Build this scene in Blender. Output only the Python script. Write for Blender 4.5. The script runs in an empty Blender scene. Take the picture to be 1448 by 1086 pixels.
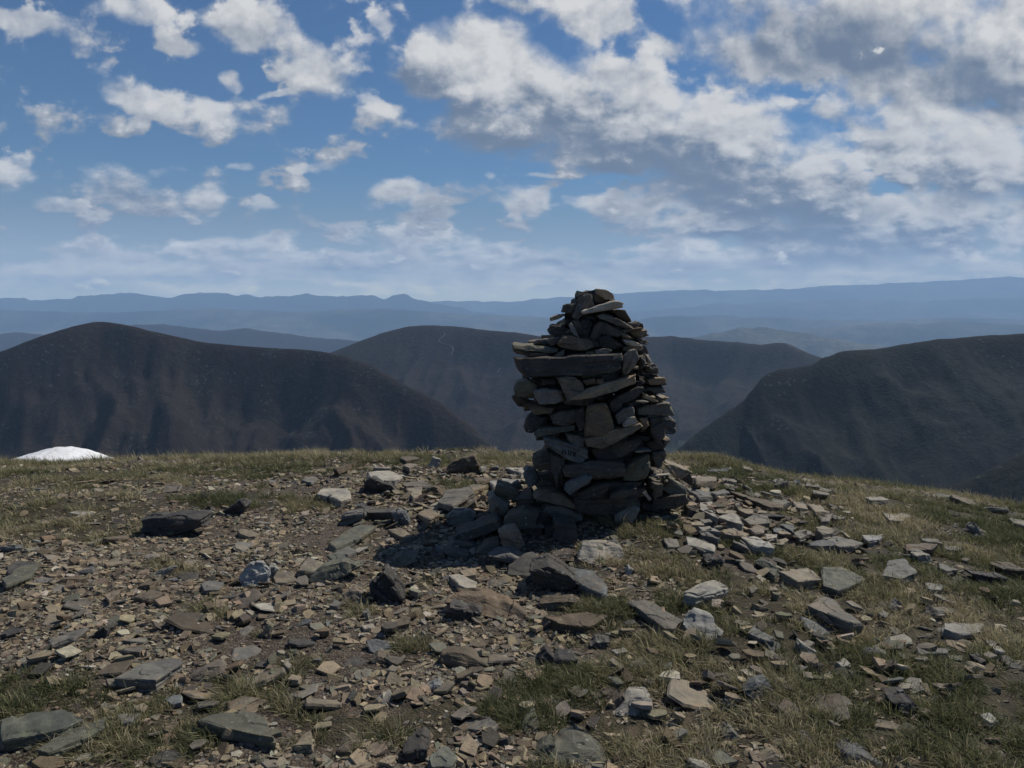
import bpy, bmesh, math, random
import numpy as np
from mathutils import Vector, Matrix

S = bpy.context.scene
COL = S.collection

# ------------------------------------------------------------------ camera
PITCH = math.radians(6.2)      # the camera looks slightly down
FPX = 1094.0                   # focal length in pixels of the 1448 px wide photograph
CAM_Z = 1.6
cam_d = bpy.data.cameras.new('camera')
cam_d.sensor_width = 36.0
cam_d.lens = 36.0 * FPX / 1448.0
cam_d.clip_start = 0.05
cam_d.clip_end = 400000.0
cam = bpy.data.objects.new('camera', cam_d)
COL.objects.link(cam)
cam.location = (0, 0, CAM_Z)
cam.rotation_euler = (math.radians(90) - PITCH, 0, 0)
S.camera = cam

# ------------------------------------------------------------------ colour management
S.view_settings.view_transform = 'Standard'
S.view_settings.look = 'None'
S.view_settings.gamma = 1.0
S.view_settings.exposure = -0.12
S.cycles.use_denoising = True
S.cycles.max_bounces = 4
S.cycles.diffuse_bounces = 2
S.cycles.glossy_bounces = 2
S.cycles.volume_bounces = 2
S.cycles.transparent_max_bounces = 8
S.cycles.sample_clamp_indirect = 4.0

# ------------------------------------------------------------------ sun
SUN_EL, SUN_AZ = math.radians(50), math.radians(53)      # azimuth from +Y (view) towards +X
SUN_DIR = Vector((math.sin(SUN_AZ) * math.cos(SUN_EL), math.cos(SUN_AZ) * math.cos(SUN_EL), math.sin(SUN_EL)))
sun_d = bpy.data.lights.new('sun', 'SUN')
sun_d.energy = 5.0
sun_d.angle = math.radians(0.5)
sun_d.color = (1.0, 0.945, 0.84)
sun = bpy.data.objects.new('sun', sun_d)
COL.objects.link(sun)
sun.rotation_euler = (-SUN_DIR).to_track_quat('-Z', 'Y').to_euler()
sun.location = (20, 15, 40)


class NB:
    """small helper that writes node trees"""
    def __init__(self, tree):
        self.t = tree
        self.n = tree.nodes
        self.l = tree.links

    def node(self, typ, **kw):
        nd = self.n.new(typ)
        for k, v in kw.items():
            setattr(nd, k, v)
        return nd

    def put(self, sock, v):
        if v is None:
            return
        if isinstance(v, bpy.types.NodeSocket):
            self.l.new(v, sock)
        else:
            sock.default_value = v

    def m(self, op, a, b=None, c=None, clamp=False):
        nd = self.node('ShaderNodeMath', operation=op, use_clamp=clamp)
        for s, v in zip(nd.inputs, (a, b, c)):
            self.put(s, v)
        return nd.outputs[0]

    def v(self, op, a, b=None, scale=None):
        nd = self.node('ShaderNodeVectorMath', operation=op)
        self.put(nd.inputs[0], a)
        self.put(nd.inputs[1], b)
        if scale is not None:
            self.put(nd.inputs['Scale'], scale)
        return nd.outputs['Value'] if op in ('LENGTH', 'DOT_PRODUCT', 'DISTANCE') else nd.outputs[0]

    def xyz(self, a):
        nd = self.node('ShaderNodeSeparateXYZ')
        self.put(nd.inputs[0], a)
        return nd.outputs

    def comb(self, x, y, z):
        nd = self.node('ShaderNodeCombineXYZ')
        for s, v in zip(nd.inputs, (x, y, z)):
            self.put(s, v)
        return nd.outputs[0]

    def noise(self, vec, scale, detail=2.0, rough=0.5, dist=0.0, color=False, lac=2.0):
        nd = self.node('ShaderNodeTexNoise')
        self.put(nd.inputs['Vector'], vec)
        nd.inputs['Scale'].default_value = scale
        nd.inputs['Detail'].default_value = detail
        nd.inputs['Roughness'].default_value = rough
        nd.inputs['Lacunarity'].default_value = lac
        nd.inputs['Distortion'].default_value = dist
        return nd.outputs['Color' if color else 'Fac']

    def voro(self, vec, scale, feature='F1', out='Distance', rnd=1.0):
        nd = self.node('ShaderNodeTexVoronoi', feature=feature)
        self.put(nd.inputs['Vector'], vec)
        nd.inputs['Scale'].default_value = scale
        nd.inputs['Randomness'].default_value = rnd
        return nd.outputs[out]

    def rng(self, x, a, b, c=0.0, d=1.0, smooth=False):
        nd = self.node('ShaderNodeMapRange', clamp=True)
        if smooth:
            nd.interpolation_type = 'SMOOTHSTEP'
        for s, v in zip(nd.inputs, (x, a, b, c, d)):
            self.put(s, v)
        return nd.outputs[0]

    def mix(self, f, a, b, blend='MIX'):
        nd = self.node('ShaderNodeMix', data_type='RGBA', blend_type=blend)
        self.put(nd.inputs['Factor'], f)
        for nm, v in (('A', a), ('B', b)):
            s = [q for q in nd.inputs if q.name == nm and q.type == 'RGBA'][0]
            if isinstance(v, tuple) and len(v) == 3:
                v = (*v, 1.0)
            self.put(s, v)
        return [o for o in nd.outputs if o.type == 'RGBA'][0]

    def mapping(self, vec, loc=(0, 0, 0), rot=(0, 0, 0), scl=(1, 1, 1), typ='TEXTURE'):
        nd = self.node('ShaderNodeMapping', vector_type=typ)
        self.put(nd.inputs['Vector'], vec)
        nd.inputs['Location'].default_value = loc
        nd.inputs['Rotation'].default_value = rot
        nd.inputs['Scale'].default_value = scl
        return nd.outputs[0]


CP, SP = math.cos(PITCH), math.sin(PITCH)


def pix_dir(px, py):
    """direction (x, y, z) of a pixel of the photograph with y (depth) component = 1"""
    c, r = px - 724.0, 543.0 - py
    y = FPX * CP + r * SP
    z = -FPX * SP + r * CP
    return c / y, 1.0, z / y


# ------------------------------------------------------------------ sky with cumulus, as a world shader
world = bpy.data.worlds.new('World')
S.world = world
world.use_nodes = True


def build_world():
    t = world.node_tree
    t.nodes.clear()
    b = NB(t)
    out = b.node('ShaderNodeOutputWorld')
    bg = b.node('ShaderNodeBackground')
    b.l.new(bg.outputs[0], out.inputs['Surface'])
    sky = b.node('ShaderNodeTexSky', sky_type='NISHITA')
    sky.sun_disc = False
    sky.sun_elevation = SUN_EL
    sky.sun_rotation = SUN_AZ
    sky.altitude = 1800.0
    sky.air_density = 1.4
    sky.dust_density = 0.0
    sky.ozone_density = 3.0
    bg.inputs['Strength'].default_value = 0.05

    d = b.v('NORMALIZE', b.node('ShaderNodeTexCoord').outputs['Generated'])
    dx, dy, dz = b.xyz(d)
    yy = b.m('MAXIMUM', dy, 0.08)
    uv = b.comb(b.m('DIVIDE', dx, yy), b.m('DIVIDE', dz, yy), 0.0)
    # warp so that no outline is an ellipse
    w1 = b.noise(uv, 7.0, 3.0, 0.55, color=True)
    w1 = b.v('SCALE', b.v('SUBTRACT', w1, (0.5, 0.5, 0.5)), scale=0.13)
    p = b.v('MULTIPLY_ADD', w1, (1.0, 0.55, 0.0))
    b.l.new(uv, p.node.inputs[2])
    # the clouds, far and low ones first: each a group of lobes (px, py of the photograph, half sizes, tilt in degrees),
    # the axis of its body (same five numbers), how dark its base is, how dense it is, and grey cores
    groups = [
        ([(330, 345, 200, 34, 4), (80, 358, 160, 24, 0), (490, 376, 130, 18, 0)], (330, 350, 320, 30, 3), .50, .95, []),
        ([(590, 336, 150, 32, 8), (690, 350, 80, 22, 8)], (610, 342, 190, 30, 8), .55, .95, []),
        ([(1290, 364, 330, 24, 0), (1010, 358, 230, 24, 3), (800, 372, 160, 16, 0)], (1150, 362, 400, 24, 1), .60, .95, []),
        ([(560, 278, 80, 30, 5), (600, 309, 56, 14, 0), (610, 290, 50, 14, 5)], (570, 285, 90, 32, 5), .38, .97, []),
        ([(748, 290, 68, 30, 5)], (748, 290, 70, 30, 5), .35, .95, []),
        ([(1150, 335, 260, 40, 4), (1340, 318, 200, 50, 0)], (1230, 318, 330, 52, 3), .95, .98, []),
        ([(930, 308, 150, 42, 8), (840, 292, 60, 24, 10)], (920, 305, 170, 42, 8), .70, .95, []),
        ([(1400, 235, 170, 72, 5), (1285, 220, 110, 42, 8)], (1370, 235, 200, 70, 5), .90, .98, []),
        ([(1050, 262, 190, 44, 13), (860, 222, 130, 34, 14)], (1010, 150, 230, 70, 13), 1.0, .98, []),
        ([(700, 100, 150, 70, 10), (690, 182, 105, 52, 15), (850, 160, 190, 85, 12), (1010, 215, 215, 98, 12), (1130, 265, 135, 58, 8), (600, 115, 66, 30, 10)],
         (905, 178, 360, 92, 15), 1.0, .99, [(1020, 275, 210, 36, 14, .35)]),
        ([(872, 98, 66, 34, 5)], (872, 98, 70, 36, 5), .30, .93, []),
        ([(1180, 165, 130, 34, 12), (1290, 160, 150, 42, 5)], (1240, 165, 190, 44, 6), .45, .9, []),
        ([(1250, 15, 270, 60, 0), (1180, 48, 240, 95, 6), (1400, 65, 200, 130, 0), (1330, 130, 190, 56, 5)], (1290, 70, 300, 220, 3), .45, .99, [(1140, 62, 190, 56, 8, .62), (1290, 95, 150, 44, 10, .42), (1420, 120, 90, 40, 0, .5)]),
        ([(850, 18, 160, 46, 12), (950, 52, 48, 36, 40), (720, 12, 60, 18, 10)], (850, 18, 180, 48, 12), .40, .93, []),
        ([(345, 25, 115, 58, 25), (452, 96, 112, 50, 30), (258, 54, 60, 20, 10), (345, 105, 36, 26, 40)], (395, 60, 200, 62, 28), .38, .96, [(420, 70, 80, 30, 25, .22)]),
        ([(190, 130, 145, 34, 16), (318, 164, 70, 28, 8)], (230, 142, 190, 38, 14), .35, .88, []),
        ([(165, 252, 88, 48, 10), (205, 275, 70, 30, 10)], (175, 255, 95, 50, 10), .62, .97, [(190, 262, 60, 18, 8, .25)]),
        ([(278, 282, 52, 28, 0)], (278, 282, 52, 26, 0), .42, .93, []),
        ([(18, 245, 62, 38, 10)], (18, 248, 62, 36, 10), .50, .95, []),
        ([(92, 284, 60, 17, 0)], (92, 284, 60, 16, 0), .40, .8, []),
        ([(40, 30, 95, 30, 14), (188, 8, 100, 26, 5)], (110, 16, 180, 34, 5), .30, .78, []),
        ([(235, 238, 50, 17, 5), (325, 245, 50, 13, 0), (365, 286, 42, 15, 0), (445, 240, 50, 12, 0), (600, 70, 62, 25, 20), (560, 24, 38, 24, 30),
          (520, 150, 46, 20, 30), (405, 138, 30, 14, 0), (1060, 160, 60, 18, 8), (1180, 192, 50, 16, 5), (765, 254, 46, 10, 0), (680, 260, 20, 10, 0)], (500, 150, 900, 500, 0), .10, .66, []),
    ]

    # puffs shrink towards the horizon
    uu, vv, _ = b.xyz(uv)
    vc = b.m('ADD', b.m('MAXIMUM', vv, 0.0), 0.22)
    X = b.m('MULTIPLY', uu, 3.9)
    Y = b.m('MULTIPLY', b.m('LOGARITHM', vc, math.e), 2.5)
    XY = b.comb(X, Y, 0.0)

    def puffs(q, det):
        wq = b.v('SCALE', b.v('SUBTRACT', b.noise(q, 6.0, 2.0, 0.5, color=True), (0.5, 0.5, 0.5)), scale=0.17)
        q2 = b.v('ADD', q, wq)
        vo = b.node('ShaderNodeTexVoronoi', feature='F1', voronoi_dimensions='2D', normalize=True)
        b.l.new(q2, vo.inputs['Vector'])
        vo.inputs['Scale'].default_value = 5.0
        vo.inputs['Detail'].default_value = det
        vo.inputs['Roughness'].default_value = 0.50
        vo.inputs['Lacunarity'].default_value = 2.2
        pf = b.m('SUBTRACT', 0.42, vo.outputs['Distance'])
        nz = b.m('SUBTRACT', b.noise(q, 3.2, 3.0 + det * 1.5, 0.54), 0.5)
        return b.m('ADD', b.m('MULTIPLY', pf, 0.95), b.m('MULTIPLY', nz, 2.5))

    f1 = puffs(XY, 4.0)
    f2 = puffs(b.v('ADD', XY, (0.032, 0.065, 0.0)), 3.0)
    relief = b.m('SUBTRACT', f1, f2)
    low = b.m('SUBTRACT', b.noise(XY, 1.7, 3.0, 0.5), 0.5)
    soft = b.rng(b.noise(XY, 2.6, 1.0, 0.5), .35, .65, .30, .85)         # crisp here, torn and soft there
    above = b.rng(dz, 0.0, 0.02, 0, 1)
    front = b.m('MULTIPLY', b.rng(dy, 0.1, 0.45, 0, 1, True), above)
    blue = b.mix(1.0, sky.outputs[0], (0.66, 0.98, 1.32), 'MULTIPLY')
    blue = b.mix(b.rng(dz, 0.0, 0.17, 0.9, 0.0, True), blue, (6.4, 7.4, 8.6))
    DARK, LIGHT = (3.2, 4.15, 5.8), (16.2, 16.0, 15.6)

    # low broken bank right over the ridges, and the rest of the sky outside the view
    pv = b.xyz(p)[1]
    bank = b.m('MULTIPLY', b.rng(pv, 0.0, 0.025, 0, 1, True), b.rng(pv, 0.045, 0.085, 1, 0, True))
    bank = b.m('MULTIPLY_ADD', bank, 0.80, b.m('MULTIPLY', b.m('SUBTRACT', 1.0, front), 0.15))
    stre = b.m('SUBTRACT', b.noise(b.v('MULTIPLY', uv, (5.0, 42.0, 0.0)), 1.0, 5.0, 0.58), 0.5)
    Fb = b.m('SUBTRACT', b.m('ADD', bank, b.m('MULTIPLY_ADD', f1, 0.75, b.m('MULTIPLY', stre, 1.5))), 0.42)
    ab = b.m('MULTIPLY', b.rng(Fb, 0.0, 0.45, 0.0, 0.78, True), above)
    lb = b.m('ADD', b.m('MULTIPLY_ADD', relief, 0.6, 0.60), b.m('MULTIPLY', stre, 1.1), clamp=True)
    col = b.mix(ab, blue, b.mix(lb, DARK, LIGHT))
    last = lb

    def local(q, e):
        nonlocal last
        u, _, v = pix_dir(e[0], e[1])
        qi = b.v('MULTIPLY_ADD', last, (1e-9, 1e-9, 1e-9))      # (chained, so that the shader compiler takes one after the other)
        b.l.new(q, qi.node.inputs[2])
        return b.mapping(qi, (u, v, 0), (0, 0, math.radians(-e[4])), (e[2] * 1.3 / FPX, e[3] * 1.3 / FPX, 1))

    for lobes, body, base, dens, cores in groups:
        c = None
        for e in lobes:
            k = b.rng(b.v('LENGTH', local(p, e)), 0.0, 1.0, 0.98, 0.0, smooth=True)
            c = k if c is None else b.m('SMOOTH_MAX', c, k, 0.15)
            last = c
        F = b.m('SUBTRACT', b.m('MULTIPLY_ADD', f1, .66 if dens > .975 else .86, c), 0.44 - (.31 if dens > .975 else -.14 if dens < .7 else 0))
        a = b.m('MULTIPLY', b.m('MULTIPLY', b.rng(F, 0.0, soft, 0.0, dens, True), front), 1.0)
        yl = b.xyz(local(uv, body))[1]
        up = b.rng(b.m('ADD', yl, b.m('MULTIPLY', f1, 0.6)), -0.55, 0.40, 0.0, 1.0, True)
        lit = b.m('MULTIPLY_ADD', up, base + .04, 0.84 - base)
        lit = b.m('MULTIPLY_ADD', relief, 0.62, lit)
        lit = b.m('MULTIPLY_ADD', low, 0.45, lit)
        lit = b.m('ADD', lit, b.rng(F, 0.0, 0.5, 0.14, 0.0))                # thin rims let the sun through
        for k_ in cores:
            q = b.rng(b.m('ADD', b.v('LENGTH', local(p, k_)), b.m('MULTIPLY', f1, -0.25)), 0.15, 1.0, k_[5], 0.0, True)
            lit = b.m('SUBTRACT', lit, q)
        lit = b.m('SMOOTH_MAX', lit, 0.02, 0.35)
        lit = b.m('ADD', lit, b.m('MULTIPLY', relief, 0.10), clamp=True)
        col = b.mix(a, col, b.mix(lit, DARK, LIGHT))
        last = a
    gain = b.m('ADD', b.m('ADD', 1.0, b.rng(dz, 0.0, 0.11, 0.8, 0.0, True)), 0.0)
    warm = b.m('ADD', b.rng(dz, 0.0, 0.045, .75, 0.0, True), b.rng(dz, 0.0, 0.08, .18, 0.0, True))      # low sky: brightest along the horizon
    col = b.mix(1.0, col, b.comb(b.m('MULTIPLY_ADD', warm, 4.2, gain), b.m('MULTIPLY_ADD', warm, 3.2, gain), b.m('MULTIPLY_ADD', warm, 1.2, gain)), 'MULTIPLY')
    b.l.new(col, bg.inputs['Color'])
    world.cycles.sampling_method = 'MANUAL'
    world.cycles.sample_map_resolution = 512


build_world()


# ------------------------------------------------------------------ numeric noise
def _hash(ix, iy, seed):
    h = (ix.astype(np.int64) * 374761393 + iy.astype(np.int64) * 668265263 + seed * 974634777) & 0xFFFFFFFF
    h = ((h ^ (h >> 13)) * 1274126177) & 0xFFFFFFFF
    h = ((h ^ (h >> 16)) * 2246822519) & 0xFFFFFFFF
    return ((h ^ (h >> 15)) & 0xFFFFFF) / float(0xFFFFFF)


def vnoise(x, y, seed=0):
    """value noise, 0..1"""
    x, y = np.asarray(x, float), np.asarray(y, float)
    ix, iy = np.floor(x), np.floor(y)
    fx, fy = x - ix, y - iy
    fx = fx * fx * fx * (fx * (fx * 6 - 15) + 10)
    fy = fy * fy * fy * (fy * (fy * 6 - 15) + 10)
    a, b_ = _hash(ix, iy, seed), _hash(ix + 1, iy, seed)
    c, d = _hash(ix, iy + 1, seed), _hash(ix + 1, iy + 1, seed)
    return (a * (1 - fx) + b_ * fx) * (1 - fy) + (c * (1 - fx) + d * fx) * fy


def fbm(x, y, octv=4, seed=0, gain=0.5):
    s, a, tot = 0.0, 1.0, 0.0
    x, y = np.asarray(x, float), np.asarray(y, float)
    for o in range(octv):
        s = s + a * vnoise(x, y, seed + o * 17)
        tot += a
        a *= gain
        x, y = x * 1.93 + y * 0.42 + 3.1, y * 1.93 - x * 0.42 + 7.7
    return s / tot


def sstep(x, a, b_):
    t = np.clip((np.asarray(x, float) - a) / (b_ - a), 0, 1)
    return t * t * (3 - 2 * t)


# ------------------------------------------------------------------ the summit's shape
CAIRN_X, CAIRN_Y = 0.62, 5.62


def ground_z(x, y, fine=True):
    x, y = np.asarray(x, float), np.asarray(y, float)
    y1, k, dm = 5.5, 0.0243, 9.0
    d = np.maximum(y - y1, 0)
    z = -np.where(d < dm, k * d * d, k * dm * dm + 2 * k * dm * (d - dm))
    t = np.maximum(x - 0.8, 0)
    z = z - np.where(t < 8, 0.058 * t * sstep(t, 0, 3) + 0.0095 * t * t, 0.058 * 8 + 0.608 + 0.25 * (t - 8))
    z = z - 0.018 * np.maximum(-x - 3, 0)
    t = np.maximum(-x - 11, 0)
    z = z - 0.25 * t * sstep(t, 0, 6)
    t = np.maximum(-y - 5, 0)
    z = z - 0.25 * t * sstep(t, 0, 8)
    r = np.hypot(x, y)
    if fine:
        near = 1 - sstep(r, 14, 22)
        z = z + near * (0.10 * (fbm(x * .7 + 9, y * .7 + 4, 3, 5) - 0.5) + 0.03 * (fbm(x * 3.1, y * 3.1, 3, 11) - 0.5))
        z = z + sstep(r, 20, 60) * 3.0 * (fbm(x * .03, y * .03, 4, 23) - 0.5) * np.minimum(r / 100, 8)
    z = z + 0.10 * np.exp(-((x - CAIRN_X) ** 2 + (y - CAIRN_Y) ** 2) / 0.9)
    # slight rises of the turf along the crest
    for (cx, cy, hh, rx, ry) in ((-0.35, 9.3, 0.12, 0.9, 0.8), (2.35, 9.0, 0.12, 0.55, 0.7), (-2.1, 9.3, 0.06, 1.2, 0.8)):
        z = z + hh * np.exp(-((x - cx) / rx) ** 2 - ((y - cy) / ry) ** 2)
    return z


def on_ground(px, py, lift=0.0):
    """point where the sight line of a photo pixel meets the summit ground (raised by lift)"""
    dx, _, dz = pix_dir(px, py)
    lo, prev = 1.0, None
    ys = np.arange(1.5, 16, 0.02)
    f = CAM_Z + dz * ys - ground_z(dx * ys, ys) - lift
    i = np.argmax(f < 0) if (f < 0).any() else int(np.argmin(f))
    Y = ys[i]
    return Vector((dx * Y, Y, float(ground_z(dx * Y, Y))))


def at_depth(px, py, Y):
    dx, _, dz = pix_dir(px, py)
    return Vector((dx * Y, Y, CAM_Z + dz * Y))


def mesh_obj(name, verts, faces, mat, smooth=False):
    me = bpy.data.meshes.new(name)
    if isinstance(faces, np.ndarray):
        nv, nf, k = len(verts), len(faces), faces.shape[1]
        me.vertices.add(nv)
        me.vertices.foreach_set('co', np.asarray(verts, np.float32).ravel())
        me.loops.add(nf * k)
        me.loops.foreach_set('vertex_index', faces.astype(np.int32).ravel())
        me.polygons.add(nf)
        me.polygons.foreach_set('loop_start', np.arange(0, nf * k, k, dtype=np.int32))
        me.polygons.foreach_set('use_smooth', np.full(nf, smooth, bool))
        me.update(calc_edges=True)
        me.validate()
    else:
        me.from_pydata([tuple(v) for v in verts], [], faces)
        if smooth:
            me.shade_smooth()
    me.materials.append(mat)
    o = bpy.data.objects.new(name, me)
    COL.objects.link(o)
    return o


def grid_faces(nx, ny):
    i = np.arange((nx - 1) * (ny - 1))
    a = (i // (nx - 1)) * nx + i % (nx - 1)
    return np.stack([a, a + 1, a + nx + 1, a + nx], 1)


def new_mat(name):
    m = bpy.data.materials.new(name)
    m.use_nodes = True
    b = NB(m.node_tree)
    bs = m.node_tree.nodes['Principled BSDF']
    bs.inputs['Roughness'].default_value = 0.9
    bs.inputs['Specular IOR Level'].default_value = 0.25
    return m, b, bs


def bump(b, bs, height, dist, strength=1.0, prev=None):
    nd = b.node('ShaderNodeBump')
    nd.inputs['Distance'].default_value = dist
    nd.inputs['Strength'].default_value = strength
    b.l.new(height, nd.inputs['Height'])
    if prev is not None:
        b.l.new(prev, nd.inputs['Normal'])
    b.l.new(nd.outputs[0], bs.inputs['Normal'])
    return nd.outputs[0]


# ------------------------------------------------------------------ turf mask shared by soil, grass and loose stones
def blob(px, py, rx, ry):
    p = on_ground(px, py)
    return p.x, p.y, rx, ry


TURF = [blob(*a) for a in (
    # px, py, radius across, radius in depth (m): where the photograph shows grass
    (90, 672, 2.2, 0.9), (250, 668, 1.7, 0.55), (430, 655, 1.3, 0.6), (340, 705, 0.5, 0.3), (400, 712, 0.45, 0.25), (560, 650, 1.0, 0.45),
    (660, 655, 0.75, 0.6), (640, 690, 0.4, 0.3), (1000, 655, 0.7, 0.8), (1090, 690, 0.6, 0.6), (1200, 700, 0.9, 0.8), (1330, 730, 1.1, 0.9), (1430, 770, 0.9, 0.8),
    (1170, 740, 0.5, 0.35), (1250, 770, 0.6, 0.35), (1330, 840, 0.7, 0.3), (1400, 850, 0.6, 0.4), (1230, 850, 0.4, 0.25), (1200, 800, 0.35, 0.2), (1130, 790, 0.35, 0.2),
    (920, 790, 0.38, 0.28), (960, 755, 0.3, 0.22), (900, 745, 0.22, 0.2), (1000, 820, 0.3, 0.15), (1080, 850, 0.4, 0.2), (1000, 860, 0.3, 0.15),
    (870, 870, 0.25, 0.15), (960, 915, 0.4, 0.2), (1010, 950, 0.45, 0.25), (900, 960, 0.35, 0.15), (830, 960, 0.3, 0.15), (900, 1040, 0.5, 0.2), (1000, 1030, 0.5, 0.25),
    (1100, 1000, 0.4, 0.3), (1230, 900, 0.35, 0.2), (1200, 950, 0.5, 0.3), (1320, 960, 0.6, 0.4), (1400, 1010, 0.5, 0.4), (1260, 1040, 0.5, 0.25), (1120, 1060, 0.4, 0.2),
    (1430, 900, 0.6, 0.4), (1300, 880, 0.4, 0.25), (1100, 910, 0.3, 0.2),
    (60, 985, 0.315, 0.084), (230, 1020, 0.28, 0.098), (330, 985, 0.245, 0.098), (420, 960, 0.21, 0.07), (560, 1035, 0.21, 0.07), (680, 1010, 0.245, 0.084), (620, 1045, 0.21, 0.07), (500, 1050, 0.21, 0.07), (150, 1050, 0.28, 0.084),
    (600, 920, 0.14, 0.07), (300, 860, 0.21, 0.07), (60, 750, 0.8, 0.3), (20, 715, 1.0, 0.4), (150, 725, 0.6, 0.2), (550, 825, 0.14, 0.07), (700, 1005, 0.21, 0.084), (240, 800, 0.21, 0.084), (470, 870, 0.175, 0.07),
    (420, 1010, 0.28, 0.07), (1040, 900, 0.3, 0.2), (1150, 880, 0.3, 0.15),
)]


def turf(x, y):
    x, y = np.asarray(x, float), np.asarray(y, float)
    m = np.zeros(np.broadcast(x, y).shape)
    wx = x + 0.35 * (fbm(x * 2.1, y * 2.1, 3, 71) - .5)
    wy = y + 0.35 * (fbm(x * 2.1 + 50, y * 2.1, 3, 72) - .5)
    for (cx, cy, rx, ry) in TURF:
        q = ((wx - cx) / (rx * 1.25)) ** 2 + ((wy - cy) / (ry * 1.35)) ** 2
        m = np.maximum(m, np.exp(-q * 0.9))
    n = fbm(x * 4.5, y * 4.5, 3, 77)
    m = np.maximum(m, sstep(y, 8.6, 9.6) * np.where(np.abs(x + .6) > 1.2, .95, .45))
    right = sstep(x - 0.15 * y, 0.5, 2.2) * 0.16
    return np.clip(m + right + (n - 0.5) * 0.75, 0, 1.2)


# ------------------------------------------------------------------ ground sheet
def make_ground():
    def axis(fine_lo, fine_hi, step, far):
        c = list(np.arange(fine_lo, fine_hi + 1e-6, step))
        s, v = step, fine_hi
        up = []
        while v < far:
            s *= 1.16
            v += s
            up.append(v)
        s, v = step, fine_lo
        dn = []
        while v > -far:
            s *= 1.16
            v -= s
            dn.append(v)
        return np.array(dn[::-1] + c + up)
    xs, ys = axis(-9, 9, 0.05, 1300), axis(1.4, 13.5, 0.05, 1300)
    X, Y = np.meshgrid(xs, ys)
    Z = ground_z(X, Y)
    V = np.stack([X, Y, Z], -1).reshape(-1, 3)
    m, b, bs = new_mat('soil')
    co = b.node('ShaderNodeTexCoord').outputs['Object']
    at = b.node('ShaderNodeAttribute', attribute_name='turf').outputs['Fac']
    n1 = b.noise(co, 2.2, 5, 0.6)
    n2 = b.noise(co, 17.0, 4, 0.65)
    n3 = b.noise(co, 130.0, 3, 0.6)
    soil = b.mix(b.rng(n1, .35, .65), (0.030, 0.022, 0.016), (0.055, 0.041, 0.030))
    soil = b.mix(b.rng(n2, .4, .7), soil, (0.080, 0.062, 0.046))
    crumb = b.voro(co, 85.0, out='Color')
    soil = b.mix(b.m('MULTIPLY', b.rng(b.xyz(crumb)[0], .55, .9), b.rng(n3, .4, .6)), soil, (0.17, 0.145, 0.12))
    mossy = b.mix(b.rng(n2, .35, .65), (0.024, 0.022, 0.013), (0.062, 0.050, 0.030))
    col = b.mix(b.rng(at, .40, .75, smooth=True), soil, mossy)
    b.l.new(col, bs.inputs['Base Color'])
    h = b.m('ADD', b.m('MULTIPLY', b.voro(co, 85.0), -0.5), b.m('MULTIPLY', n2, 0.6))
    h = b.m('ADD', h, b.m('MULTIPLY', n3, 0.35))
    bump(b, bs, h, 0.018, 0.9)
    o = mesh_obj('ground', V, grid_faces(len(xs), len(ys)), m, True)
    a = o.data.attributes.new('turf', 'FLOAT', 'POINT')
    tv = np.zeros(len(V), np.float32)
    r = np.hypot(V[:, 0], V[:, 1])
    k = r < 25
    tv[k] = turf(V[k, 0], V[k, 1])
    tv[~k] = 0.8
    a.data.foreach_set('value', tv)
    o['kind'] = 'structure'
    return o


make_ground()


# ------------------------------------------------------------------ hills, each ridge a real slope on both sides of its crest
def heath(name, c1, c2, c3, scale, pale=0.0, snow_z=None, forest=0.0):
    m, b, bs = new_mat(name)
    co = b.node('ShaderNodeTexCoord').outputs['Object']
    n0 = b.noise(co, 1.0 / (scale * 5), 4, 0.55, 0.4)
    n1 = b.noise(co, 1.0 / scale, 5, 0.6, 0.3)
    n2 = b.noise(co, 7.0 / scale, 5, 0.65)
    col = b.mix(b.rng(n0, .38, .62, smooth=True), c1, c2)
    col = b.mix(b.m('MULTIPLY', b.rng(n1, .45, .7, smooth=True), 0.8), col, c3)
    if pale:
        sc = b.m('MULTIPLY', b.rng(n1, .60, .72), b.rng(n2, .50, .62))
        col = b.mix(b.m('MULTIPLY', sc, pale), col, (0.15, 0.14, 0.135))
    col = b.mix(b.m('MULTIPLY', b.rng(n2, .35, .65), .75), col, b.mix(1.0, col, (0.28, 0.33, 0.35), 'MULTIPLY'))
    if scale < 200:                       # scattered crags and boulders, bushes
        rk = b.m('MULTIPLY', b.rng(b.voro(co, 1.0 / 17.0), .30, .16), b.rng(n1, .46, .60))
        col = b.mix(b.m('MULTIPLY', rk, .55), col, (0.095, 0.092, 0.090))
        bu = b.m('MULTIPLY', b.rng(b.voro(co, 1.0 / 11.0), .42, .22), b.rng(n0, .50, .62))
        col = b.mix(b.m('MULTIPLY', bu, .7), col, (0.006, 0.009, 0.007))
    h = b.m('MULTIPLY', n2, 1.0)
    if forest:
        cell = b.voro(co, 1.0 / 7.0)
        fm = b.rng(b.noise(co, 1.0 / 260, 4, .6), .45, .58, smooth=True)
        h = b.m('ADD', h, b.m('MULTIPLY', b.m('MULTIPLY', cell, fm), -forest))
        vc = b.xyz(b.voro(co, 1.0 / 9.0, out='Color'))[0]
        col = b.mix(b.m('MULTIPLY', fm, .75), col, b.mix(vc, (0.007, 0.009, 0.008), (0.022, 0.024, 0.017)))
    if snow_z is not None:
        z = b.xyz(co)[2]
        s = b.rng(b.m('MULTIPLY_ADD', b.m('SUBTRACT', n2, .5), 420.0, z), snow_z, snow_z + 40)
        col = b.mix(s, col, (0.8, 0.8, 0.82))
    b.l.new(col, bs.inputs['Base Color'])
    bs.inputs['Specular IOR Level'].default_value = 0.05
    bump(b, bs, h, scale * 0.07, 0.8)
    return m


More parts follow.
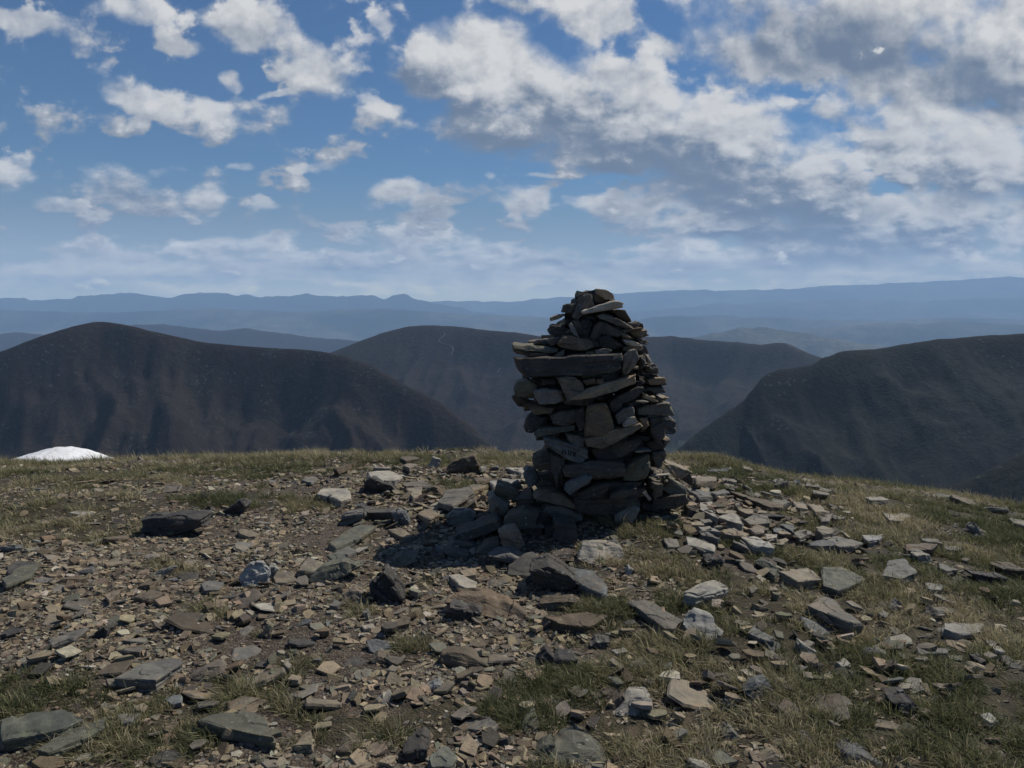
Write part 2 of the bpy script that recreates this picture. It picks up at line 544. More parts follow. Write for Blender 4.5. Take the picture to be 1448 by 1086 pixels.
def ridge(name, pts, mat, front=(0.4, 1500), back=(0.4, 1200), amp=60.0, feat=420.0, seed=1, nx=260, nt=110, rough=2.0, rnd=120.0, skew=.35):
    pts = np.array(pts, float)
    u = np.linspace(0, 1, nx)
    pl = np.concatenate([[0], np.cumsum(np.hypot(np.diff(pts[:, 0]), np.diff(pts[:, 1]) * 3 + .01))])
    pl /= pl[-1]
    px, py, Yd = (np.interp(u, pl, pts[:, i]) for i in range(3))
    ker = np.ones(5) / 5
    py = np.convolve(np.pad(py, 2, 'edge'), ker, 'valid')
    dirs = np.array([pix_dir(a, b_) for a, b_ in zip(px, py)])
    C = dirs * Yd[:, None]
    C[:, 2] += CAM_Z
    rg = rough * (fbm(np.arange(nx) * 0.21, np.zeros(nx), 4, seed) - 0.5) * 2
    tow = -C[:, :2] / np.hypot(C[:, 0], C[:, 1])[:, None]
    q = np.linspace(0, 1, nt) ** 1.5
    t = np.concatenate([-(q[::-1][:-1]) * back[1], q * front[1]])
    T, I = np.meshgrid(t, np.arange(nx), indexing='ij')
    XX = C[I, 0] + T * tow[I, 0]
    YY = C[I, 1] + T * tow[I, 1]
    sl = np.where(T > 0, front[0], back[0])
    w = rnd
    drop = sl * (np.sqrt(T * T + w * w) - w)
    # spurs and gullies run down the slope, branching, a little aslant
    S_ = np.concatenate([[0], np.cumsum(np.hypot(np.diff(C[:, 0]), np.diff(C[:, 1])))])
    SS = S_[I] + skew * T
    SS = SS + feat * .9 * (fbm(XX / (feat * 1.6), YY / (feat * 1.6), 3, seed + 5) - .5)
    TT = np.abs(T) + feat * .6 * (fbm(XX / feat + 40, YY / feat, 2, seed + 6) - .5)
    g = np.zeros_like(XX)
    a, f = 1.0, 1.0 / feat
    for o_ in range(5):
        n = vnoise(SS * f + 13 * o_, TT * f * .30 + 7 * o_, seed + 31 * o_)
        g += a * np.abs(2 * n - 1) ** .9
        a *= 0.50
        f *= 2.1
    g += .5 * fbm(XX / feat * 3, YY / feat * 3, 4, seed + 77)
    ramp = sstep(np.abs(T), 0, rnd * 3)
    Z = C[I, 2] + rg[I] * np.exp(-np.abs(T) / (rnd * .6)) - drop - amp * g * ramp
    far = np.maximum(np.maximum(np.abs(XX), np.abs(YY)) / 64500.0, 1.0)
    XX, YY = XX / far, YY / far
    V = np.stack([XX, YY, Z], -1).reshape(-1, 3)
    F = grid_faces(nx, len(t))
    o = mesh_obj(name, V, F[:, ::-1], mat, True)
    o['kind'] = 'structure'
    return o


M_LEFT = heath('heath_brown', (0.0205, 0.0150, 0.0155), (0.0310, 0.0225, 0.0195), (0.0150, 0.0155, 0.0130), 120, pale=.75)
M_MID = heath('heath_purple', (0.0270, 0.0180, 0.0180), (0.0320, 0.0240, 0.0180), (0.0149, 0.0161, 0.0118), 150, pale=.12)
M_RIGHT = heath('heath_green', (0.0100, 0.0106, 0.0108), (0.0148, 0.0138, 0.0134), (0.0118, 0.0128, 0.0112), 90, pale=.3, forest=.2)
M_FAR = heath('far_woodland', (0.026, 0.032, 0.022), (0.140, 0.130, 0.095), (0.022, 0.028, 0.020), 700, pale=.8)
M_SNOWY = heath('far_snowy', (0.030, 0.034, 0.028), (0.045, 0.044, 0.038), (0.026, 0.030, 0.025), 800, snow_z=340)

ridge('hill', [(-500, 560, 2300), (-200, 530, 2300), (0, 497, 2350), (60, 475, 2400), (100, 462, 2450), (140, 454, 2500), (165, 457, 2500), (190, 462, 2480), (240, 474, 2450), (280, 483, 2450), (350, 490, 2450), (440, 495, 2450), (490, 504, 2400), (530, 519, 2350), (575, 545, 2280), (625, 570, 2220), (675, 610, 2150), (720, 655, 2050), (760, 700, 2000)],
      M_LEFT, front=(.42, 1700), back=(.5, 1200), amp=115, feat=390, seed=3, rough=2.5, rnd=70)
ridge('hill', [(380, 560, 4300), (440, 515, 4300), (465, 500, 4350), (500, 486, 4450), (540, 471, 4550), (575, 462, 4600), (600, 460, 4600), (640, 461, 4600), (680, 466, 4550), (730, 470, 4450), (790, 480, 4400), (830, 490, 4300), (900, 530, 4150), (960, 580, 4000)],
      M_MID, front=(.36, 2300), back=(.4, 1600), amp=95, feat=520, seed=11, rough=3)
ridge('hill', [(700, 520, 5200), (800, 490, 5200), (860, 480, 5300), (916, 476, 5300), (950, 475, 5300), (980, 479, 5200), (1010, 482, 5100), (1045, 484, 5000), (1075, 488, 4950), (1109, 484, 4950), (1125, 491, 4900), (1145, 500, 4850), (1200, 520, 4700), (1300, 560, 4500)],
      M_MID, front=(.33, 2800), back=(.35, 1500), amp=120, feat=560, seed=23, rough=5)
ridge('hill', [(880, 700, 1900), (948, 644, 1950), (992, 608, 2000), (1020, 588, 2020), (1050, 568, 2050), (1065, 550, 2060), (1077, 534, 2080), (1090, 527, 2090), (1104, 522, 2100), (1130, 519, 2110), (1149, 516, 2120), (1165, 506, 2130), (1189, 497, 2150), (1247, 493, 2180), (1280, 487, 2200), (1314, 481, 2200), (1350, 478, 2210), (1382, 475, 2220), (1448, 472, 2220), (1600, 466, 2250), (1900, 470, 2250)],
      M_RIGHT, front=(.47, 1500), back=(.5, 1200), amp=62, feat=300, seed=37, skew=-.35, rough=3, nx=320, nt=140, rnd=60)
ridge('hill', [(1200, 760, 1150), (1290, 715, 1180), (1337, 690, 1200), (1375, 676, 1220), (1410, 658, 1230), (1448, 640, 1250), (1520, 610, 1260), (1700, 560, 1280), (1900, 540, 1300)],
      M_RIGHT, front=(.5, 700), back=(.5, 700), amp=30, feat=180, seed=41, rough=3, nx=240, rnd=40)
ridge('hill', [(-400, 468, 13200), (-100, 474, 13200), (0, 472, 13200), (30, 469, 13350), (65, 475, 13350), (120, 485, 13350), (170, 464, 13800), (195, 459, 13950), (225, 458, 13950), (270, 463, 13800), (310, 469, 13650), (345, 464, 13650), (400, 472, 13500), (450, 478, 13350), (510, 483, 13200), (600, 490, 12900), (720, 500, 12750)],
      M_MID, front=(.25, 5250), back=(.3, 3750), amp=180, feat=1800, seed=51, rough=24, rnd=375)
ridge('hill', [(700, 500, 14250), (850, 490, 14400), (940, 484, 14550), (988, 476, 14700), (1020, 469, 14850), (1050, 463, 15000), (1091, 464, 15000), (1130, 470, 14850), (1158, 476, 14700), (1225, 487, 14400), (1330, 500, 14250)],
      M_FAR, front=(.25, 5250), back=(.3, 3750), amp=165, feat=1650, seed=57, rough=30, rnd=375)
ridge('hill', [(-500, 450, 26600), (-100, 462, 26600), (200, 470, 25650), (410, 462, 25650), (450, 456, 26600), (500, 450, 26600), (565, 445, 26980), (610, 447, 26600), (650, 447, 26600), (724, 445, 26600), (800, 452, 25840), (894, 454, 25840), (934, 446, 26600), (1024, 447, 26600), (1091, 449, 26220), (1150, 453, 26220), (1203, 452, 26220), (1260, 454, 26220), (1328, 448, 26600), (1390, 451, 26600), (1448, 452, 26410), (1600, 447, 26600), (1950, 455, 26600)],
      M_FAR, front=(.16, 10450), back=(.22, 7600), amp=323, feat=3230, seed=61, rough=52, rnd=950, nx=420)
ridge('hill', [(800, 452, 38000), (894, 440, 39000), (930, 438, 39000), (961, 437, 39000), (990, 432, 39600), (1015, 428, 40000), (1050, 430, 40000), (1080, 434, 39600), (1113, 437, 39200), (1194, 449, 38000), (1300, 459, 38000)],
      M_FAR, front=(.16, 11000), back=(.22, 8000), amp=340, feat=4400, seed=67, rough=56, rnd=1200)
ridge('hill', [(-600, 415, 36480), (-200, 424, 36480), (0, 422, 38000), (75, 424, 38000), (140, 417, 38760), (180, 415, 38760), (240, 420, 38760), (265, 415, 39216), (295, 413, 39216), (330, 416, 39216), (390, 421, 38760), (440, 416, 38760), (480, 418, 38760), (520, 418, 38760), (545, 422, 38456), (572, 417, 38456), (600, 425, 38000), (650, 435, 37240), (700, 446, 36480), (800, 462, 34960)],
      M_SNOWY, front=(.14, 16000), back=(.2, 10000), amp=520, feat=5200, seed=71, rough=128, rnd=1400, nx=420)
ridge('hill', [(480, 436, 49476), (600, 427, 49476), (660, 426, 49476), (724, 426, 49476), (800, 420, 49476), (894, 414, 49476), (948, 410, 49476), (1050, 411, 49476), (1113, 409, 49476), (1140, 406, 49476), (1203, 403, 49476), (1279, 400, 49476), (1337, 397, 49476), (1390, 393, 49476), (1422, 391, 49476), (1448, 392, 49476), (1600, 398, 49476), (2000, 415, 49476)],
      M_FAR, front=(.12, 18900), back=(.2, 10500), amp=504, feat=6720, seed=79, rough=92, rnd=1890, nx=420)


ridge('hill', [(-500, 440, 27000), (-200, 442, 27000), (0, 438, 27000), (150, 442, 27000), (300, 436, 27000), (420, 441, 27000), (540, 436, 27000), (640, 443, 26500), (760, 449, 26000), (900, 460, 25000)],
      M_FAR, front=(.15, 9000), back=(.2, 6000), amp=320, feat=2800, seed=83, rough=36, rnd=900, nx=420)
ridge('hill', [(1120, 468, 21000), (1240, 456, 21000), (1290, 458, 21000), (1340, 455, 21000), (1448, 459, 21000), (1600, 455, 21000), (1900, 460, 21000)],
      M_FAR, front=(.16, 7000), back=(.2, 5000), amp=260, feat=2400, seed=87, rough=30, rnd=700)
ridge('hill', [(900, 440, 38000), (1000, 433, 38000), (1100, 427, 38500), (1200, 423, 39000), (1300, 426, 39000), (1448, 420, 39000), (1700, 424, 39000), (2000, 430, 39000)],
      M_FAR, front=(.13, 12000), back=(.2, 6000), amp=380, feat=3600, seed=89, rough=40, rnd=1100, nx=420)


def make_terrain():
    """the valley floor under all the ridges, out to the horizon"""
    r = np.geomspace(600, 64000, 150)
    th = np.linspace(0, 2 * math.pi, 361)
    R, TH = np.meshgrid(r, th, indexing='ij')
    X, Y = R * np.sin(TH), R * np.cos(TH)
    Z = -760 + 240 * (fbm(X / 2600, Y / 2600, 5, 91) - .5) - 900 * sstep(R, 3500, 16000)
    o = mesh_obj('terrain', np.stack([X, Y, Z], -1).reshape(-1, 3), grid_faces(361, 150), M_FAR, True)
    o['kind'] = 'structure'


make_terrain()


def drape_track(pts, obj_name_z, Y0, width, mat):
    pass


# ------------------------------------------------------------------ haze
def make_haze():
    s, lo, hi = 66000.0, -2600.0, 1900.0
    V = [(x, y, z) for z in (lo, hi) for y in (-s, s) for x in (-s, s)]
    F = [(0, 2, 3, 1), (4, 5, 7, 6), (0, 1, 5, 4), (2, 6, 7, 3), (0, 4, 6, 2), (1, 3, 7, 5)]
    m = bpy.data.materials.new('air')
    m.use_nodes = True
    t = m.node_tree
    t.nodes.clear()
    out = t.nodes.new('ShaderNodeOutputMaterial')
    v = t.nodes.new('ShaderNodeVolumePrincipled')
    v.inputs['Color'].default_value = (0.45, 0.68, 1.0, 1)
    v.inputs['Density'].default_value = 3.4e-5
    v.inputs['Anisotropy'].default_value = 0.0
    t.links.new(v.outputs[0], out.inputs['Volume'])
    o = mesh_obj('haze', V, F, m)
    o['kind'] = 'stuff'


make_haze()


# ------------------------------------------------------------------ stone
def slate_material():
    m, b, bs = new_mat('slate')
    co = b.node('ShaderNodeTexCoord').outputs['Object']
    oi = b.node('ShaderNodeObjectInfo')
    rnd = oi.outputs['Random']
    off = b.v('ADD', co, b.comb(b.m('MULTIPLY', rnd, 37.0), b.m('MULTIPLY', rnd, 91.0), 0.0))
    base = oi.outputs['Color']
    n1 = b.noise(off, 7.0, 5, 0.6, 0.6)
    n2 = b.noise(off, 38.0, 5, 0.65)
    n3 = b.noise(off, 210.0, 3, 0.6)
    lam = b.noise(b.v('MULTIPLY', off, (9.0, 9.0, 150.0)), 1.0, 3, 0.55)        # bedding laminae
    col = b.mix(b.rng(n1, .35, .68, smooth=True), b.mix(1.0, base, (0.72, 0.72, 0.74), 'MULTIPLY'), b.mix(1.0, base, (1.18, 1.12, 1.04), 'MULTIPLY'))
    col = b.mix(b.m('MULTIPLY', b.rng(lam, .42, .66), .55), col, b.mix(1.0, col, (0.6, 0.58, 0.57), 'MULTIPLY'))
    # rusty weathering
    rust = b.m('MULTIPLY', b.rng(b.noise(off, 4.2, 4, .62, .8), .54, .68, smooth=True), b.rng(rnd, .1, .9, .15, .75))
    col = b.mix(rust, col, b.mix(1.0, col, (1.12, 0.90, 0.70), 'MULTIPLY'))
    # grey-green and pale lichen
    li = b.m('MULTIPLY', b.rng(b.voro(off, 26.0), .24, .13), b.rng(b.noise(off, 5.5, 3, .6), .47, .56))
    li = b.m('MULTIPLY', li, b.rng(n2, .38, .56))
    col = b.mix(b.m('MULTIPLY', li, .65), col, (0.27, 0.28, 0.24))
    li2 = b.m('MULTIPLY', b.rng(b.voro(off, 11.0), .30, .2), b.rng(b.noise(off, 3.1, 2, .5), .52, .60))
    col = b.mix(b.m('MULTIPLY', li2, .6), col, (0.10, 0.115, 0.07))
    # quartz threads
    q = b.m('ABSOLUTE', b.m('SUBTRACT', b.noise(off, 5.0, 2, .5, 1.2), 0.5))
    q = b.m('MULTIPLY', b.rng(q, .004, .001), b.rng(rnd, .93, .94))
    col = b.mix(b.m('MULTIPLY', q, .35), col, (0.35, 0.34, 0.32))
    col = b.mix(b.rng(n3, .35, .7, 0, .45), col, b.mix(1.0, col, (0.62, 0.62, 0.63), 'MULTIPLY'))
    b.l.new(col, bs.inputs['Base Color'])
    b.l.new(b.rng(n2, .3, .7, .62, .92), bs.inputs['Roughness'])
    bs.inputs['Specular IOR Level'].default_value = 0.3
    h = b.m('ADD', b.m('MULTIPLY', n2, 0.55), b.m('MULTIPLY', n3, 0.18))
    h = b.m('ADD', h, b.m('MULTIPLY', lam, 0.5))
    bump(b, bs, h, 0.010, 0.8)
    return m


SLATE = slate_material()
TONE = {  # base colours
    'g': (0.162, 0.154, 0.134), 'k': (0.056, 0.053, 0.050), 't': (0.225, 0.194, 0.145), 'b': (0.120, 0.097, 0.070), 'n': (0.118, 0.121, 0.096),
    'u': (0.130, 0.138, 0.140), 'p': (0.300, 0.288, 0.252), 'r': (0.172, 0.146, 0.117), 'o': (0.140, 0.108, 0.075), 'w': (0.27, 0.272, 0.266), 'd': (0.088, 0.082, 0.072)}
TONE_WORD = {'g': 'grey', 'k': 'blackish', 't': 'tan', 'b': 'brown', 'n': 'greenish grey', 'u': 'bluish grey', 'p': 'pale grey', 'r': 'pinkish grey', 'o': 'rust brown', 'w': 'whitish', 'd': 'dark grey'}


def noise3(c, f, seed):
    return (vnoise(c[:, 0] * f, c[:, 1] * f + 5, seed) + vnoise(c[:, 1] * f + 9, c[:, 2] * f, seed + 1) + vnoise(c[:, 2] * f + 3, c[:, 0] * f + 7, seed + 2)) / 3


def stone(name, pts, tone, seed, bed=None, edge=0.018, rough=1.0, origin=None):
    """one stone: the hull of the points, edges chipped, split along its bedding and roughened"""
    rs = random.Random(seed)
    P = [Vector(p) for p in pts]
    lo = min(p.z for p in P)
    c = sum(P, Vector()) / len(P)
    if origin is None:
        origin = Vector((c.x, c.y, lo))
    R = bed or Matrix.Identity(3)
    Rt = R.transposed()
    bm = bmesh.new()
    for p in P:
        bm.verts.new(Rt @ (p - origin))
    r = bmesh.ops.convex_hull(bm, input=bm.verts)
    junk = [g for g in set(r['geom_interior'] + r['geom_unused']) if isinstance(g, bmesh.types.BMVert)]
    if junk:
        bmesh.ops.delete(bm, geom=junk, context='VERTS')
    bmesh.ops.dissolve_limit(bm, angle_limit=math.radians(7), verts=bm.verts, edges=bm.edges)
    size = max(max(v.co[i] for v in bm.verts) - min(v.co[i] for v in bm.verts) for i in range(3))
    thin = min(max(v.co[i] for v in bm.verts) - min(v.co[i] for v in bm.verts) for i in range(3))
    bmesh.ops.bevel(bm, geom=list(bm.edges), offset=min(0.007, thin * .06) * rs.uniform(.6, 1.2), offset_type='OFFSET', segments=1, profile=.5, affect='EDGES', clamp_overlap=True)
    bmesh.ops.triangulate(bm, faces=bm.faces)
    edge = max(edge, size / 45)
    for _ in range(6):
        long = [e for e in bm.edges if e.calc_length() > edge]
        if not long or len(bm.faces) > 7000:
            break
        bmesh.ops.subdivide_edges(bm, edges=long, cuts=1)
        bmesh.ops.triangulate(bm, faces=[f for f in bm.faces if len(f.verts) > 3])
    bmesh.ops.recalc_face_normals(bm, faces=bm.faces)
    bm.normal_update()
    co = np.array([v.co for v in bm.verts])
    no = np.array([v.normal for v in bm.verts])
    o_ = co + rs.uniform(0, 50)
    amp = min(0.030, size * .045) * rough
    d = amp * 1.5 * (noise3(o_, 1.9 / max(size, .05) * 1.6, seed) - .5) + amp * .9 * (noise3(o_, 7.5 / max(size, .08), seed + 3) - .5)
    d += min(.007, amp * .3) * (noise3(o_, 55, seed + 5) - .5)
    side = np.clip(1.25 - np.abs(no[:, 2]) * 1.4, 0, 1)
    lamh = max(edge * 1.3, thin / 5.0)
    zz = co[:, 2] + lamh * .5 * (noise3(o_, 4.0, seed + 8) - .5)
    sect = np.floor(np.arctan2(co[:, 1] - co[:, 1].mean(), co[:, 0] - co[:, 0].mean()) * 1.1 + rs.uniform(0, 6))
    st = _hash(np.floor(zz / lamh), sect, seed + 9) - .6
    d += side * st * min(.022, thin * .16) * rough
    # flat top broken into shallow plates
    pl = np.floor(4 * noise3(o_ * np.array([1, 1, .1]), 2.6 / max(size, .05), seed + 12))
    d += (1 - side) * (pl - 2) * min(.006, thin * .06) * rough
    co = co + no * d[:, None]
    for v, q in zip(bm.verts, co):
        v.co = q
    me = bpy.data.meshes.new(name)
    bm.to_mesh(me)
    bm.free()
    me.materials.append(SLATE)
    o = bpy.data.objects.new(name, me)
    COL.objects.link(o)
    o.location = origin
    o.rotation_euler = R.to_euler()
    j = rs.uniform(.85, 1.15)
    t = TONE[tone]
    w = rs.uniform(-.035, .035)
    if name == 'cairn_stone':
        j *= rs.uniform(.95, 1.45)
        w += .09
    o.color = (t[0] * j * (1 + w), t[1] * j, t[2] * j * (1 - w), 1)
    return o


def axis_angle(poly):
    a = np.array(poly, float)
    a = a - a.mean(0)
    w, v = np.linalg.eigh(a.T @ a)
    ang = math.atan2(-v[1, 1], v[0, 1])
    if ang > math.pi / 2:
        ang -= math.pi
    if ang < -math.pi / 2:
        ang += math.pi
    return ang, math.sqrt(max(w[1], 1e-9) / max(w[0], 1e-9))


STONES = []     # every top-level stone with what its label is made of


def note(o, cat, tone, shape, cx, cy, area, group, label=None, mark=None):
    o['category'] = cat
    o['group'] = group
    STONES.append(dict(o=o, tone=tone, shape=shape, cx=cx, cy=cy, area=area, label=label, mark=mark, group=group))


def poly_area(p):
    return abs(sum(p[i][0] * p[i - 1][1] - p[i - 1][0] * p[i][1] for i in range(len(p)))) / 2


def front_stone(name, poly, Yf, depth, tone, seed, lean=0.0, edge=.018, flat=False, rough=1.0):
    """a stone whose near face shows the outline; it runs back from there by its depth"""
    rs = random.Random(seed * 7 + 1)
    zb = CAM_Z + pix_dir(*max(poly, key=lambda q: q[1]))[2] * Yf
    F = []
    for (px, py) in poly:
        dx, _, dz = pix_dir(px, py)
        Y = (Yf + lean * (CAM_Z - zb)) / (1 - lean * dz)
        F.append(Vector((dx * Y, Y, CAM_Z + dz * Y)))
    c = sum(F, Vector()) / len(F)
    pts = []
    for p in F:
        j = 0 if flat else rs.uniform(0, .18) * depth
        pts.append(c + (p - c) * (.97 if j else 1) + Vector((0, j, 0)))
        pts.append(c + (p - c) * rs.uniform(.98, 1.04) + Vector((0, depth * rs.uniform(.3, .5), 0)))
        pts.append(c + (p - c) * rs.uniform(.72, .95) + Vector((0, depth * rs.uniform(.85, 1.1), 0)))
    ang, asp = axis_angle(poly)
    if asp < 1.35:
        ang *= .3
    bed = Matrix.Rotation(-ang, 3, 'Y') @ Matrix.Rotation(math.atan(lean) * .0 + rs.uniform(-.08, .08), 3, 'X')
    return stone(name, pts, tone, seed, bed, edge, rough)


def gslope(x, y):
    e = .25
    gx = float(ground_z(x + e, y) - ground_z(x - e, y)) / (2 * e)
    gy = float(ground_z(x, y + e) - ground_z(x, y - e)) / (2 * e)
    return gx, gy


def top_stone(name, poly, thick, tone, seed, edge=.018, lift=0.0):
    """a slab whose upper face shows the outline; it lies on the ground or on other slabs"""
    rs = random.Random(seed * 5 + 3)
    cx = sum(p[0] for p in poly) / len(poly)
    cy = sum(p[1] for p in poly) / len(poly)
    g = on_ground(cx, cy, thick + lift)
    gx, gy = gslope(g.x, g.y)
    gx += rs.uniform(-.06, .06)
    gy += rs.uniform(-.10, .04)
    z0 = g.z + thick + lift
    T = []
    for (px, py) in poly:
        dx, _, dz = pix_dir(px, py)
        den = dz - gx * dx - gy
        Y = (z0 - gx * g.x - gy * g.y - CAM_Z) / den if den < -0.02 else g.y
        Y = min(max(Y, g.y - .8), g.y + .8)
        x, y = dx * Y, Y
        T.append(Vector((x, y, z0 + gx * (x - g.x) + gy * (y - g.y))))
    c = sum(T, Vector()) / len(T)
    nrm = Vector((-gx, -gy, 1)).normalized()
    pts = []
    for p in T:
        pts.append(p + nrm * rs.uniform(-.10, .05) * thick)
        pts.append(c + (p - c) * rs.uniform(1.0, 1.05) - nrm * thick * rs.uniform(.35, .6))
        pts.append(c + (p - c) * rs.uniform(.86, 1.0) - nrm * (thick * rs.uniform(.95, 1.1) + .02 + lift * .4))
    bed = nrm.to_track_quat('Z', 'Y').to_matrix()
    return stone(name, pts, tone, seed, bed, edge)


ZOOM = {'Z1': (710, 400, 5.716), 'Z2': (710, 560, 4.938), 'Z3': (600, 640, 4.935), 'G1': (0, 600, 2.235), 'G3': (400, 600, 4.022),
        'G4': (400, 830, 3.62), 'G5': (740, 700, 2.814), 'G6': (1000, 620, 2.33), 'G7': (930, 630, 4.671)}


def spec(text):
    zone = None
    for ln in text.strip().splitlines():
        ln = ln.strip()
        if not ln or ln.startswith('#'):
            continue
        if ln in ZOOM:
            zone = ZOOM[ln]
            continue
        head, *rest = ln.split('|')
        tk = head.split()
        opts = {t.split('=')[0]: float(t.split('=')[1]) for t in tk if '=' in t}
        pts = [tuple(map(float, t.split(','))) for t in tk if ',' in t]
        poly = [(zone[0] + x / zone[2], zone[1] + y / zone[2]) for x, y in pts]
        yield tk[0], tk[1], opts, poly, (rest[0].strip() if rest else None), (rest[1].strip() if len(rest) > 1 else None)


# silhouette of the cairn in the photograph: row, left edge, right edge
PROFILE = np.array([(411, 817, 874), (429, 795, 883), (451, 779, 894), (468, 774, 917), (490, 735, 918), (513, 728, 931), (535, 733, 944), (557, 727, 945),
                    (579, 746, 954), (605, 742, 958), (628, 768, 949), (645, 757, 946), (667, 742, 962), (689, 735, 968), (711, 735, 970), (760, 735, 972)], float)


def cairn_span(py):
    return np.interp(py, PROFILE[:, 0], PROFILE[:, 1]), np.interp(py, PROFILE[:, 0], PROFILE[:, 2])


def shape_word(poly, depthlike=False):
    a, asp = axis_angle(poly)
    w = max(p[0] for p in poly) - min(p[0] for p in poly)
    h = max(p[1] for p in poly) - min(p[1] for p in poly)
    if asp > 3.2:
        return 'thin slab' if w >= h else 'upright sliver'
    if asp > 1.9:
        return 'slab' if w >= h * .8 else 'upright slab'
    return 'block' if poly_area(poly) > 260 else 'lump'


